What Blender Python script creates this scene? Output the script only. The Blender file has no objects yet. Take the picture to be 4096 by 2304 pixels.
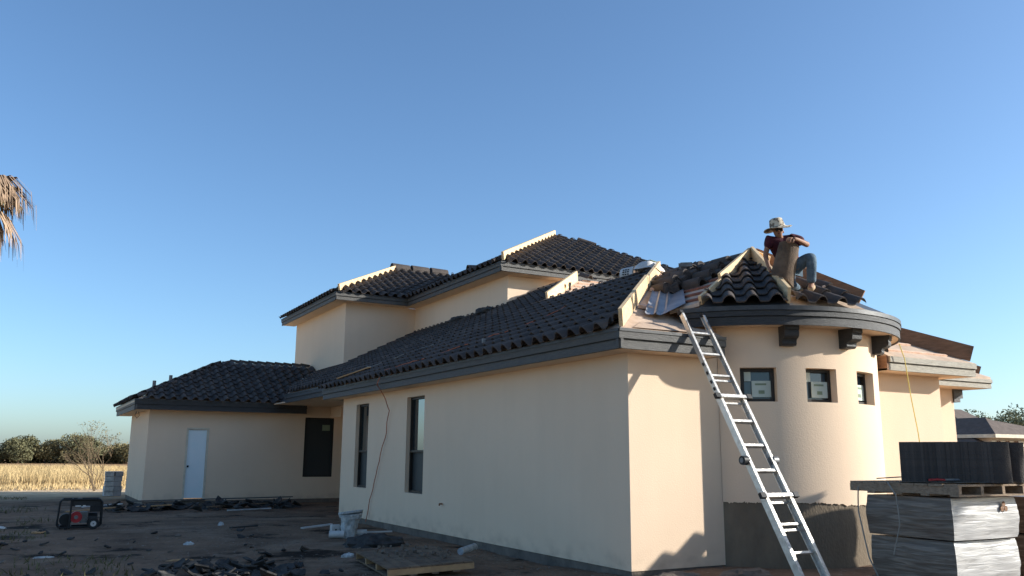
import bpy, math, random
from math import sin, cos, radians, pi, sqrt, atan2, hypot
from mathutils import Vector, Matrix, noise
random.seed(7)
S = 0.83                     # plan units -> metres
scn = bpy.context.scene
COL = scn.collection

# ------------------------------------------------------------------ camera
pitch, roll, yaw = radians(11.05), radians(0.4), radians(29.1)
fw = Vector((sin(yaw)*cos(pitch), cos(yaw)*cos(pitch), sin(pitch)))
rt = Vector((cos(yaw), -sin(yaw), 0))
up = rt.cross(fw)
R_ = rt*cos(roll) + up*sin(roll)
U_ = up*cos(roll) - rt*sin(roll)
cam = bpy.data.objects.new('camera', bpy.data.cameras.new('camera'))
COL.objects.link(cam)
m = Matrix((R_, U_, -fw)).transposed().to_4x4()
m.translation = Vector((0, 0, 1.65*S))
cam.matrix_world = m
cam.data.sensor_width = 36
cam.data.lens = 36*3420/4096
cam.data.clip_end = 3000
cam.data.clip_start = 0.05
scn.camera = cam

# ------------------------------------------------------------------ sky, sun, exposure
SUN_AZ = radians(-29.0)      # from +X towards -Y
SUN_EL = radians(20.3)
sd = Vector((cos(SUN_AZ)*cos(SUN_EL), sin(SUN_AZ)*cos(SUN_EL), sin(SUN_EL)))
w = bpy.data.worlds.new('World'); scn.world = w; w.use_nodes = True
nt = w.node_tree; nt.nodes.clear()
wo = nt.nodes.new('ShaderNodeOutputWorld'); bg = nt.nodes.new('ShaderNodeBackground')
sky = nt.nodes.new('ShaderNodeTexSky'); sky.sky_type = 'NISHITA'; sky.sun_disc = False
sky.sun_elevation = SUN_EL; sky.sun_rotation = atan2(sd.x, sd.y)
sky.altitude = 0; sky.air_density = 0.85; sky.dust_density = 1.1; sky.ozone_density = 5.0
bg.inputs['Strength'].default_value = 0.089
tn = nt.nodes.new('ShaderNodeMixRGB'); tn.blend_type = 'MULTIPLY'; tn.inputs[0].default_value = 1; tn.inputs[2].default_value = (1.03, 1.035, 0.96, 1)
nt.links.new(sky.outputs[0], tn.inputs[1]); nt.links.new(tn.outputs[0], bg.inputs[0]); nt.links.new(bg.outputs[0], wo.inputs[0])
sl = bpy.data.lights.new('sun', 'SUN'); sl.energy = 2.95; sl.angle = radians(0.55); sl.color = (1.0, 0.975, 0.915)
so = bpy.data.objects.new('sun', sl); COL.objects.link(so)
so.rotation_euler = sd.to_track_quat('Z', 'Y').to_euler()
scn.view_settings.view_transform = 'Standard'; scn.view_settings.look = 'None'
scn.view_settings.gamma = 1.0; scn.view_settings.use_curve_mapping = False
scn.view_settings.exposure = 1.38

# ------------------------------------------------------------------ materials
ALB = 1.4
NOALB = {'stucco','sticker_paper','dry_grass','white_plastic','skin','pine_lumber','cream_trim','blue_jeans'}
def lin(c): return tuple(c)+(1.0,)
def mat(name, col, col2=None, scale=6.0, rough=0.85, bump=0.0, bscale=60.0, stretch=(1,1,1), rnd=0.0, metal=0.0, spec=0.3, detail=4, thr=(0.35,0.65), bdist=0.02):
    if col2 is None: col2 = tuple(x*0.8 for x in col)
    kk = ALB if name not in NOALB else 1.0
    col = tuple(min(.82, x*kk) for x in col); col2 = tuple(min(.8, x*kk) for x in col2)
    m = bpy.data.materials.new(name); m.use_nodes = True
    n = m.node_tree; P = n.nodes['Principled BSDF']
    P.inputs['Roughness'].default_value = rough; P.inputs['Metallic'].default_value = metal
    P.inputs['Specular IOR Level'].default_value = spec
    tc = n.nodes.new('ShaderNodeTexCoord'); mp = n.nodes.new('ShaderNodeMapping'); mp.inputs['Scale'].default_value = stretch
    n.links.new(tc.outputs['Object'], mp.inputs[0])
    out = None
    if col2 is None: col2 = tuple(x*0.8 for x in col)
    nz = n.nodes.new('ShaderNodeTexNoise'); nz.inputs['Scale'].default_value = scale; nz.inputs['Detail'].default_value = detail
    nz.inputs['Roughness'].default_value = 0.65
    n.links.new(mp.outputs[0], nz.inputs[0])
    cr = n.nodes.new('ShaderNodeValToRGB'); cr.color_ramp.elements[0].position = thr[0]; cr.color_ramp.elements[1].position = thr[1]
    cr.color_ramp.elements[0].color = lin(col2); cr.color_ramp.elements[1].color = lin(col)
    n.links.new(nz.outputs[0], cr.inputs[0]); out = cr.outputs[0]
    if rnd > 0:
        oi = n.nodes.new('ShaderNodeObjectInfo'); mr = n.nodes.new('ShaderNodeMapRange')
        mr.inputs[3].default_value = 1-rnd; mr.inputs[4].default_value = 1+rnd
        n.links.new(oi.outputs['Random'], mr.inputs[0])
        hs = n.nodes.new('ShaderNodeHueSaturation'); n.links.new(mr.outputs[0], hs.inputs['Value']); n.links.new(out, hs.inputs['Color']); out = hs.outputs[0]
    n.links.new(out, P.inputs['Base Color'])
    if bump > 0:
        nb = n.nodes.new('ShaderNodeTexNoise'); nb.inputs['Scale'].default_value = bscale; nb.inputs['Detail'].default_value = 5
        n.links.new(mp.outputs[0], nb.inputs[0])
        b = n.nodes.new('ShaderNodeBump'); b.inputs['Strength'].default_value = bump; b.inputs['Distance'].default_value = bdist
        n.links.new(nb.outputs[0], b.inputs['Height']); n.links.new(b.outputs[0], P.inputs['Normal'])
    return m
M = {}
M['stucco'] = mat('stucco', (.79,.600,.430), (.77,.582,.415), 0.9, 0.95, 0.22, 55, spec=0.1, bdist=.012)
M['base_coat'] = mat('grey_base_coat', (.165,.130,.093), (.115,.092,.066), 2.2, 0.95, 0.5, 40, spec=0.1, stretch=(1,1,.5))
M['slab'] = mat('slab_concrete', (.15,.12,.095), (.09,.075,.06), 3, 0.95, 0.6, 30)
M['charcoal'] = mat('charcoal_paint', (.085,.080,.072), (.058,.055,.051), 9, 0.62, 0.5, 30, stretch=(1,1,9), spec=.4)
M['turret_paint'] = mat('black_paint_board', (.034,.032,.030), (.02,.02,.02), 7, 0.62, 0.5, 22, stretch=(1,1,10), spec=.5)
M['rawboard'] = mat('weathered_raw_board', (.36,.33,.27), (.24,.215,.175), 10, 0.8, 0.5, 25, stretch=(1,1,12))
M['drip'] = mat('drip_edge_metal', (.05,.05,.05), (.035,.035,.035), 12, 0.45, 0.1, 20, metal=.2)
M['tile'] = mat('concrete_roof_tile', (.068,.053,.044), (.040,.033,.030), 5, 0.75, 0.4, 70, rnd=.22, spec=.25)
M['tile_stuff'] = mat('concrete_roof_tile_field', (.066,.052,.043), (.037,.031,.028), 3, 0.75, 0.4, 70, spec=.25)
M['tile_back'] = mat('weathered_tile_underside', (.115,.080,.054), (.06,.043,.031), 7, 0.9, 0.5, 50)
M['pine'] = mat('pine_lumber', (.80,.58,.34), (.68,.46,.24), 5, 0.7, 0.3, 18, stretch=(1.5,1.5,6), rnd=.1)
M['pinedark'] = mat('brown_board', (.22,.12,.07), (.15,.08,.045), 5, 0.8, 0.3, 18, stretch=(1,1,6))
M['felt'] = mat('roof_underlay', (.42,.32,.24), (.30,.22,.16), 2.5, 0.9, 0.4, 12)
M['batten'] = mat('red_batten', (.19,.085,.06), (.12,.055,.04), 8, 0.85, 0.3, 20)
M['palebatten'] = mat('pale_batten', (.55,.38,.28), (.42,.27,.19), 8, 0.85, 0.3, 20)
M['steel'] = mat('corrugated_steel', (.27,.26,.26), (.17,.17,.18), 2.5, 0.45, 0.15, 8, metal=.35)
M['alu'] = mat('ladder_aluminium', (.50,.475,.43), (.38,.355,.32), 14, 0.35, 0.25, 30, metal=.55, spec=.6)
M['blackplastic'] = mat('black_plastic', (.02,.02,.02), (.012,.012,.012), 10, 0.5)
M['winframe'] = mat('dark_window_frame', (.022,.018,.015), (.014,.012,.010), 10, 0.45)
M['door'] = mat('white_door_paint', (.55,.62,.68), (.50,.57,.63), 2, 0.6)
M['dirt'] = mat('dirt', (.185,.120,.078), (.10,.067,.046), .9, 1.0, 1.0, 9, detail=8, spec=.05, bdist=.06)
M['white'] = mat('white_plastic', (.62,.60,.57), (.45,.43,.40), 6, 0.5, 0.2, 20)
M['bag'] = mat('dirty_white_bag', (.42,.42,.40), (.22,.23,.23), 9, 0.6, 0.8, 16)
M['palletwood'] = mat('pallet_wood', (.17,.115,.07), (.09,.06,.04), 6, 0.9, 0.4, 25, rnd=.2)
M['palletlight'] = mat('pallet_wood_side', (.36,.22,.11), (.26,.155,.08), 4, 0.85, 0.3, 25)
M['oldwood'] = mat('old_pallet_wood', (.26,.19,.13), (.15,.105,.07), 8, 0.9, 0.4, 25, stretch=(3,3,8))
M['paper'] = mat('sticker_paper', (.55,.60,.52), (.48,.53,.46), 3, 0.7)
M['print'] = mat('sticker_print', (.16,.20,.13), None, 3, 0.7)
M['skin'] = mat('skin', (.30,.155,.095), (.25,.125,.075), 9, 0.6)
M['shirt'] = mat('maroon_shirt', (.050,.010,.016), (.03,.006,.010), 12, 0.9, 0.5, 12)
M['shirtlit'] = mat('sunlit_shirt_side', (.32,.03,.03), (.22,.02,.02), 12, 0.9)
M['jeans'] = mat('blue_jeans', (.11,.16,.20), (.055,.085,.115), 10, 0.9, 0.6, 25)
M['hat'] = mat('camouflage_hat', (.40,.34,.25), (.12,.095,.07), 18, 0.9, 0.2, 60, thr=(.47,.53), detail=1)
M['boot'] = mat('tan_boot', (.42,.30,.17), (.20,.13,.08), 12, 0.8)
M['black'] = mat('matt_black', (.012,.012,.012), None, 5, 0.6)
M['red'] = mat('red_enamel', (.30,.018,.02), (.2,.012,.014), 6, 0.5)
M['metalgrey'] = mat('cast_metal', (.14,.14,.14), (.08,.08,.08), 15, 0.5, metal=.5)
M['yellow'] = mat('yellow_cord', (.45,.36,.08), None, 5, 0.6)
M['orange'] = mat('orange_cord', (.34,.10,.05), None, 5, 0.6)
M['greycord'] = mat('grey_cord', (.22,.20,.17), None, 5, 0.6)
M['shingle'] = mat('brown_shingle', (.11,.085,.07), (.08,.06,.05), 4, 0.95, 0.4, 20)
M['cream'] = mat('cream_trim', (.66,.58,.45), None, 5, 0.8)
M['neighbour_wall'] = mat('tan_wall', (.42,.33,.25), (.37,.29,.22), 3, 0.9)
M['leaf'] = mat('mesquite_leaves', (.15,.14,.075), (.09,.09,.05), .8, 0.9, spec=.1, rnd=.2)  # lightened so the leaf colour carries the haze over the far trees
M['leaf2'] = mat('olive_leaves', (.19,.155,.075), (.11,.095,.05), .8, 0.9, spec=.1, rnd=.2)
M['leafgrey'] = mat('grey_green_leaves', (.16,.165,.10), (.10,.11,.065), 1.5, 0.9, spec=.1)
M['bark'] = mat('bark', (.12,.085,.06), (.07,.05,.035), 8, 0.95, 0.5, 20)
M['twig'] = mat('bare_twigs', (.16,.115,.07), None, 8, 0.95)
M['drygrass'] = mat('dry_grass', (.62,.46,.24), (.46,.33,.16), .12, 0.85, spec=.1, thr=(.3,.7))
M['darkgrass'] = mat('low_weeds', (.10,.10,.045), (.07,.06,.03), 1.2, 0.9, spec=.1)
M['palmdead'] = mat('dead_palm_frond', (.27,.185,.12), (.15,.10,.065), 2.5, 0.8, rnd=.2)
M['palmgreen'] = mat('green_palm_frond', (.12,.13,.045), (.20,.16,.06), 1.5, 0.7)
M['debris'] = mat('dark_debris', (.055,.05,.045), (.02,.02,.02), 5, 0.95, 0.6, 15)
M['clod'] = mat('dirt_clod', (.15,.12,.095), (.09,.07,.055), 5, 1.0, 0.6, 15)
def island_tone(m,lo,hi):
    n=m.node_tree; P=n.nodes['Principled BSDF']; src=P.inputs['Base Color'].links[0].from_socket
    g=n.nodes.new('ShaderNodeNewGeometry'); r=n.nodes.new('ShaderNodeMapRange'); r.inputs[3].default_value=lo; r.inputs[4].default_value=hi
    n.links.new(g.outputs['Random Per Island'],r.inputs[0]); h=n.nodes.new('ShaderNodeHueSaturation'); n.links.new(r.outputs[0],h.inputs['Value']); n.links.new(src,h.inputs['Color']); n.links.new(h.outputs[0],P.inputs['Base Color'])
island_tone(M['tile_stuff'],.72,1.3)
def weather(m):
    n=m.node_tree; P=n.nodes['Principled BSDF']; src=P.inputs['Base Color'].links[0].from_socket
    tc=n.nodes.new('ShaderNodeTexCoord')
    def nz(scale,st,a,b,lo,hi):
        mp=n.nodes.new('ShaderNodeMapping'); mp.inputs['Scale'].default_value=st; n.links.new(tc.outputs['Object'],mp.inputs[0])
        z=n.nodes.new('ShaderNodeTexNoise'); z.inputs['Scale'].default_value=scale; z.inputs['Detail'].default_value=6; n.links.new(mp.outputs[0],z.inputs[0])
        r=n.nodes.new('ShaderNodeMapRange'); r.inputs[1].default_value=a; r.inputs[2].default_value=b; r.inputs[3].default_value=lo; r.inputs[4].default_value=hi; n.links.new(z.outputs[0],r.inputs[0]); return r.outputs[0]
    def mul(a,b):
        q=n.nodes.new('ShaderNodeMath'); q.operation='MULTIPLY'; n.links.new(a,q.inputs[0]); n.links.new(b,q.inputs[1]); return q.outputs[0]
    v=mul(nz(.5,(1,1,1),.3,.7,.975,1.015),nz(1.4,(3,3,.25),.35,.65,.99,1.01))
    # mud splash along the foot: noise edged
    sp=n.nodes.new('ShaderNodeSeparateXYZ'); n.links.new(tc.outputs['Object'],sp.inputs[0])
    r=n.nodes.new('ShaderNodeMapRange'); r.inputs[1].default_value=0; r.inputs[2].default_value=.28; r.inputs[3].default_value=1; r.inputs[4].default_value=0; n.links.new(sp.outputs[2],r.inputs[0])
    sp2=mul(r.outputs[0],nz(3.5,(1,1,1.5),.45,.70,0,.7))
    h=n.nodes.new('ShaderNodeHueSaturation'); n.links.new(v,h.inputs['Value']); n.links.new(src,h.inputs['Color'])
    x=n.nodes.new('ShaderNodeMixRGB'); n.links.new(sp2,x.inputs[0]); n.links.new(h.outputs[0],x.inputs[1]); x.inputs[2].default_value=(.52,.38,.27,1); n.links.new(x.outputs[0],P.inputs['Base Color'])
weather(M['stucco'])
# glass
def glassmat(name, tint, rough=.02, ior=1.7):
    m = bpy.data.materials.new(name); m.use_nodes = True; P = m.node_tree.nodes['Principled BSDF']
    P.inputs['Base Color'].default_value = lin(tint); P.inputs['Roughness'].default_value = rough
    P.inputs['IOR'].default_value = ior; P.inputs['Specular IOR Level'].default_value = .6
    return m
M['glass'] = glassmat('window_glass', (.02,.028,.028), .015, 2.7)
M['screen'] = mat('insect_screen', (.018,.022,.022), (.014,.017,.017), 40, 0.55, spec=.5)
M['tglass'] = glassmat('turret_window_glass', (.05,.075,.095), .03, 1.6)
# stretch wrap over tiles: glossy translucent film with bands
def wrapmat():
    m = bpy.data.materials.new('stretch_wrap'); m.use_nodes = True; n = m.node_tree; P = n.nodes['Principled BSDF']
    tc = n.nodes.new('ShaderNodeTexCoord'); mp = n.nodes.new('ShaderNodeMapping'); mp.inputs['Scale'].default_value = (1.3,1.3,14)
    n.links.new(tc.outputs['Object'], mp.inputs[0])
    nz = n.nodes.new('ShaderNodeTexNoise'); nz.inputs['Scale'].default_value = 2.2; nz.inputs['Detail'].default_value = 6; nz.inputs['Distortion'].default_value = .8
    n.links.new(mp.outputs[0], nz.inputs[0])
    cr = n.nodes.new('ShaderNodeValToRGB'); cr.color_ramp.elements[0].position = .40; cr.color_ramp.elements[1].position = .66
    cr.color_ramp.elements[0].color = (.115,.085,.065,1); cr.color_ramp.elements[1].color = (.235,.185,.145,1)
    n.links.new(nz.outputs[0], cr.inputs[0]); n.links.new(cr.outputs[0], P.inputs['Base Color'])
    P.inputs['Roughness'].default_value = .36; P.inputs['Specular IOR Level'].default_value = .35
    b = n.nodes.new('ShaderNodeBump'); b.inputs['Strength'].default_value = .35; b.inputs['Distance'].default_value = .02
    n.links.new(nz.outputs[0], b.inputs['Height']); n.links.new(b.outputs[0], P.inputs['Normal'])
    return m
M['wrap'] = wrapmat()
def wraplit():  # copy of the wrap for front faces, sun glare painted in as whiter colour
    m = M['wrap'].copy(); m.name = 'sun_glare_wrap'
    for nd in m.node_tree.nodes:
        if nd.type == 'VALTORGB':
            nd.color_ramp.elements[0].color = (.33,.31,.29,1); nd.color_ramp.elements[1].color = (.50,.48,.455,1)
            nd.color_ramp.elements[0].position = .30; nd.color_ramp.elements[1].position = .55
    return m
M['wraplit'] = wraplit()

# ------------------------------------------------------------------ mesh helpers (all coordinates in plan units, scaled by S on build)
class MB:
    def __init__(s): s.v=[]; s.f=[]
    def add(s, vs, fs):
        b=len(s.v); s.v+= [tuple(v) for v in vs]; s.f+= [tuple(b+i for i in f) for f in fs]; return s
    def box(s, c, d, rz=0.0, rx=0.0, ry=0.0):
        Mx = Matrix.Rotation(rz,3,'Z')@Matrix.Rotation(ry,3,'Y')@Matrix.Rotation(rx,3,'X'); c=Vector(c)
        vs=[c+Mx@Vector((x*d[0]/2,y*d[1]/2,z*d[2]/2)) for z in(-1,1) for y in(-1,1) for x in(-1,1)]
        return s.add(vs,[(0,2,3,1),(4,5,7,6),(0,1,5,4),(2,6,7,3),(0,4,6,2),(1,3,7,5)])
    def bb(s, a, b):
        return s.box([(a[i]+b[i])/2 for i in range(3)], [abs(b[i]-a[i]) for i in range(3)])
    def beam(s, p, q, w, h, upv=(0,0,1), off=0.0):
        p=Vector(p);q=Vector(q);d=(q-p);L=d.length;d.normalize()
        u=Vector(upv); r=d.cross(u).normalized(); u=r.cross(d).normalized()
        vs=[]
        for e in (p,q):
            for a,b in((-1,0),(1,0),(1,1),(-1,1)): vs.append(e+r*(a*w/2)+u*(b*h+off))
        return s.add(vs,[(0,1,2,3),(7,6,5,4),(0,4,5,1),(1,5,6,2),(2,6,7,3),(3,7,4,0)])
    def prism(s, poly, zb, zt):
        n=len(poly); f=lambda z,x,y: z(x,y) if callable(z) else z
        vs=[(x,y,f(zb,x,y)) for x,y in poly]+[(x,y,f(zt,x,y)) for x,y in poly]
        fs=[tuple(reversed(range(n))),tuple(range(n,2*n))]+[(i,(i+1)%n,n+(i+1)%n,n+i) for i in range(n)]
        return s.add(vs,fs)
    def quad(s,*p): return s.add(p,[tuple(range(len(p)))])
    def tube(s, pts, r, n=8, cap=True):
        pts=[Vector(p) for p in pts]; rings=[]; b=len(s.v)
        prev=None
        for i,p in enumerate(pts):
            d=(pts[min(i+1,len(pts)-1)]-pts[max(i-1,0)])
            if d.length<1e-9: d=Vector((0,0,1))
            d.normalize()
            a=Vector((0,0,1)) if abs(d.z)<.9 else Vector((1,0,0))
            if prev is not None: a=prev
            x=(a-d*a.dot(d)).normalized(); y=d.cross(x); prev=x
            rr=r[i] if isinstance(r,(list,tuple)) else r
            for k in range(n): s.v.append(tuple(p+x*cos(2*pi*k/n)*rr+y*sin(2*pi*k/n)*rr))
        for i in range(len(pts)-1):
            for k in range(n):
                k2=(k+1)%n; s.f.append((b+i*n+k,b+i*n+k2,b+(i+1)*n+k2,b+(i+1)*n+k))
        if cap:
            s.f.append(tuple(b+k for k in reversed(range(n)))); e=b+(len(pts)-1)*n; s.f.append(tuple(e+k for k in range(n)))
        return s
    def build(s, name, material, parent=None, origin=(0,0,0), smooth=False):
        me=bpy.data.meshes.new(name); o_=Vector(origin)
        me.from_pydata([tuple((Vector(v)-o_)*S) for v in s.v],[],s.f); me.update()
        me.materials.append(M[material])
        if smooth: me.polygons.foreach_set('use_smooth',[True]*len(me.polygons))
        o=bpy.data.objects.new(name,me); COL.objects.link(o)
        if parent is not None: o.parent=parent
        else: o.location=o_*S
        return o
def tag(o,label=None,cat=None,group=None,kind=None):
    for k,v in(('label',label),('category',cat),('group',group),('kind',kind)):
        if v: o[k]=v
    return o
def thing(name,label,cat,loc=(0,0,0),rz=0,group=None,rot=None):
    o=bpy.data.objects.new(name,None); COL.objects.link(o); o.location=Vector(loc)*S
    o.rotation_euler=rot if rot else (0,0,rz); o.empty_display_size=.2
    return tag(o,label,cat,group)
def dup(o,loc,rot=None,label=None,group=None):
    def cp(x,par):
        c=x.copy(); COL.objects.link(c)
        if par is not None: c.parent=par
        for ch in list(x.children): cp(ch,c)
        return c
    r=cp(o,None); r.location=Vector(loc)*S
    if rot is not None: r.rotation_euler=rot
    if label: r['label']=label
    if group: r['group']=group
    return r
def P2(az,r,c): return (c[0]+r*cos(radians(az)), c[1]+r*sin(radians(az)))

# ------------------------------------------------------------------ ground
def sm(a,b,x):
    t=min(1,max(0,(x-a)/(b-a))); return t*t*(3-2*t)
def gz(x,y):
    z=-.15+.12*sm(6.5,9.5,x)*(1-sm(10.5,14,y)) +.22*sm(8.2,10,x)*(1-sm(7.0,9.0,y))
    z+=.03*noise.noise((x*.35,y*.35,0))*(1-sm(30,60,hypot(x,y)))
    z+=.018*noise.noise((x*1.7,y*1.7,3))*(1-sm(20,40,hypot(x,y)))
    z+=.010*noise.noise((x*5,y*5,8))*(1-sm(12,25,hypot(x,y)))
    if y>39 and x<6: z+=.05*sm(39,46,y)
    return z
def grid_axis(lo,hi,c,fine,rng):
    a=[c];d=fine;x=c
    while x<hi: x+=d; a.append(x); d=d if abs(x-c)<rng else d*1.12
    x=c;d=fine;b=[]
    while x>lo: x-=d; b.append(x); d=d if abs(x-c)<rng else d*1.12
    return sorted(b+a)
xs=grid_axis(-900,900,4,.16,9); ys=grid_axis(-900,1400,15,.18,11)
g=MB(); nx=len(xs)
g.v=[(x,y,gz(x,y)) for y in ys for x in xs]
g.f=[(j*nx+i,j*nx+i+1,(j+1)*nx+i+1,(j+1)*nx+i) for j in range(len(ys)-1) for i in range(nx-1)]
ground=g.build('ground','dirt',smooth=True); tag(ground,kind='structure')
# ground material: shaded dirt near, paler track, straw field
def ground_nodes():
    m=M['dirt']; n=m.node_tree; P=n.nodes['Principled BSDF']
    src=P.inputs['Base Color'].links[0].from_socket
    tc=n.nodes.new('ShaderNodeTexCoord')
    def nzr(scale,a,b,seed=0,det=6):
        mp=n.nodes.new('ShaderNodeMapping'); mp.inputs['Location'].default_value=(seed,seed*2,0); n.links.new(tc.outputs['Object'],mp.inputs[0])
        z=n.nodes.new('ShaderNodeTexNoise'); z.inputs['Scale'].default_value=scale; z.inputs['Detail'].default_value=det; z.inputs['Roughness'].default_value=.7
        n.links.new(mp.outputs[0],z.inputs[0])
        r=n.nodes.new('ShaderNodeMapRange'); r.inputs[1].default_value=a; r.inputs[2].default_value=b; n.links.new(z.outputs[0],r.inputs[0]); return r.outputs[0]
    def mix(f,a,b):
        x=n.nodes.new('ShaderNodeMixRGB'); 
        if f is not None: n.links.new(f,x.inputs[0])
        for i,c in((1,a),(2,b)):
            if isinstance(c,tuple): x.inputs[i].default_value=lin(c)
            else: n.links.new(c,x.inputs[i])
        return x.outputs[0]
    c=mix(nzr(.35,.52,.66,3),src,(.27,.20,.145))          # chalky pale patches
    c=mix(nzr(.55,.54,.62,23,5),c,(.035,.026,.02))   # broad blackish patches
    c=mix(nzr(1.6,.60,.70,7,8),c,(.045,.038,.034))        # dark crumbs
    c=mix(nzr(9,.62,.72,11,3),c,(.30,.26,.22))            # light grit
    sp=n.nodes.new('ShaderNodeSeparateXYZ'); n.links.new(tc.outputs['Object'],sp.inputs[0])
    def ramp(i,a,b):
        r=n.nodes.new('ShaderNodeMapRange'); r.inputs[1].default_value=a*S; r.inputs[2].default_value=b*S; n.links.new(sp.outputs[i],r.inputs[0]); return r.outputs[0]
    def mx(a,b):
        q=n.nodes.new('ShaderNodeMath'); q.operation='MAXIMUM'; n.links.new(a,q.inputs[0]); n.links.new(b,q.inputs[1]); return q.outputs[0]
    # dirt yard round the house; pale field straw carried out of view to bounce light
    out_=mx(mx(ramp(1,36,43),ramp(0,-2.2,-4.5)),mx(ramp(0,34,42),ramp(1,-12,-18)))
    c=mix(out_,c,mix(nzr(1.2,.4,.6,2),(.60,.43,.26),(.76,.56,.35)))
    r=n.nodes.new('ShaderNodeMapRange'); r.inputs[1].default_value=110*S; r.inputs[2].default_value=135*S; n.links.new(sp.outputs[1],r.inputs[0])
    c=mix(r.outputs[0],c,mix(nzr(.12,.4,.6,5),(.27,.155,.085),(.36,.22,.12)))
    n.links.new(c,P.inputs['Base Color'])
ground_nodes()

# ------------------------------------------------------------------ the house
HO=(7.84,10.46,0)
house=thing('house','large beige stucco house with partly tiled dark hip roofs and a round turret','house',HO)
def hb(mb,name,mt,parent=None,label=None,smooth=False,kind=None):
    o=mb.build(name,mt,house,origin=HO,smooth=smooth)
    if parent is not None: o.parent=parent
    if label: o['label']=label
    if kind: o['kind']=kind
    return o
def wall_panels(mb,p,q,z0,z1,holes=(),depth=.16,step=None):
    """wall face from p to q (outside on the right-hand side of p->q), holes (s0,s1,za,zb)"""
    p=Vector((p[0],p[1]));q=Vector((q[0],q[1]));L=(q-p).length;a=(q-p)/L;nn=Vector((-a.y,a.x)) # inward
    cuts=sorted({0,L}|{h[0] for h in holes}|{h[1] for h in holes}); zs=sorted({z0,z1}|{h[2] for h in holes}|{h[3] for h in holes})
    pt=lambda s,z,d=0:(p.x+a.x*s+nn.x*d,p.y+a.y*s+nn.y*d,z)
    for i in range(len(cuts)-1):
        for j in range(len(zs)-1):
            sm_=(cuts[i]+cuts[i+1])/2; zm=(zs[j]+zs[j+1])/2
            if any(h[0]<sm_<h[1] and h[2]<zm<h[3] for h in holes): continue
            mb.quad(pt(cuts[i],zs[j]),pt(cuts[i+1],zs[j]),pt(cuts[i+1],zs[j+1]),pt(cuts[i],zs[j+1]))
    for s0,s1,a0,a1 in holes:
        mb.quad(pt(s0,a0),pt(s0,a0,depth),pt(s0,a1,depth),pt(s0,a1)); mb.quad(pt(s1,a0),pt(s1,a1),pt(s1,a1,depth),pt(s1,a0,depth))
        mb.quad(pt(s0,a0),pt(s1,a0),pt(s1,a0,depth),pt(s0,a0,depth)); mb.quad(pt(s0,a1),pt(s0,a1,depth),pt(s1,a1,depth),pt(s1,a1))
    return pt
def window(p,q,hole,depth=.14,split=None,fw_=.055,screen_lower=True,label=None,pane='glass'):
    p=Vector(p);q=Vector(q);a=(q-p).normalized();nn=Vector((-a.y,a.x)); s0,s1,z0,z1=hole
    rz=atan2(a.y,a.x)
    C3=lambda s,z,d:(p.x+a.x*s+nn.x*d,p.y+a.y*s+nn.y*d,z)
    mb=MB()
    W=s1-s0;Hh=z1-z0
    mb.box(C3(s0+fw_/2,(z0+z1)/2,depth),(fw_,.08,Hh),rz); mb.box(C3(s1-fw_/2,(z0+z1)/2,depth),(fw_,.08,Hh),rz)
    mb.box(C3((s0+s1)/2,z0+fw_/2,depth),(W-2*fw_,.078,fw_),rz); mb.box(C3((s0+s1)/2,z1-fw_/2,depth),(W-2*fw_,.078,fw_),rz)
    if split: mb.box(C3((s0+s1)/2,split,depth-.01),(W-2*fw_,.09,.05),rz)
    wf=hb(mb,'window','winframe',label=label)
    zz=[(z0,split),(split,z1)] if split else [(z0,z1)]
    for k,(a0,a1) in enumerate(zz):
        g_=MB().box(C3((s0+s1)/2,(a0+a1)/2,depth+(.015 if k else .03)),(W-2*fw_+.01,.01,a1-a0-.03),rz)
        mt_=pane if (k or not split or not screen_lower) else 'screen'
        hb(g_,'pane',mt_,wf)
    return wf,C3,rz

SOF=3.19
# --- W1 long left-facing wall (outside is -X): walk from far end to near corner
W1p,W1q=(7.84,24.0),(7.84,10.46)
holes1=[(24.0-22.85,24.0-21.85,.77,2.98),(24.0-19.2,24.0-18.15,.77,2.98)]
mb=MB(); wall_panels(mb,W1p,W1q,0,SOF+.1,holes1); 
hb(mb,'wall','stucco',label='long beige stucco wall in shade with two tall windows')
window(W1p,W1q,holes1[0],split=1.72,label='tall narrow dark window, farther one')
wf,C3,rz=window(W1p,W1q,holes1[1],split=1.72,label='tall narrow window reflecting the sky')
# --- W2 sunlit wall right of the corner
mb=MB(); wall_panels(mb,(7.84,10.46),(9.78,10.46),0,SOF+.1); hb(mb,'wall','stucco',label='short sunlit wall section beside the turret')
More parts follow.
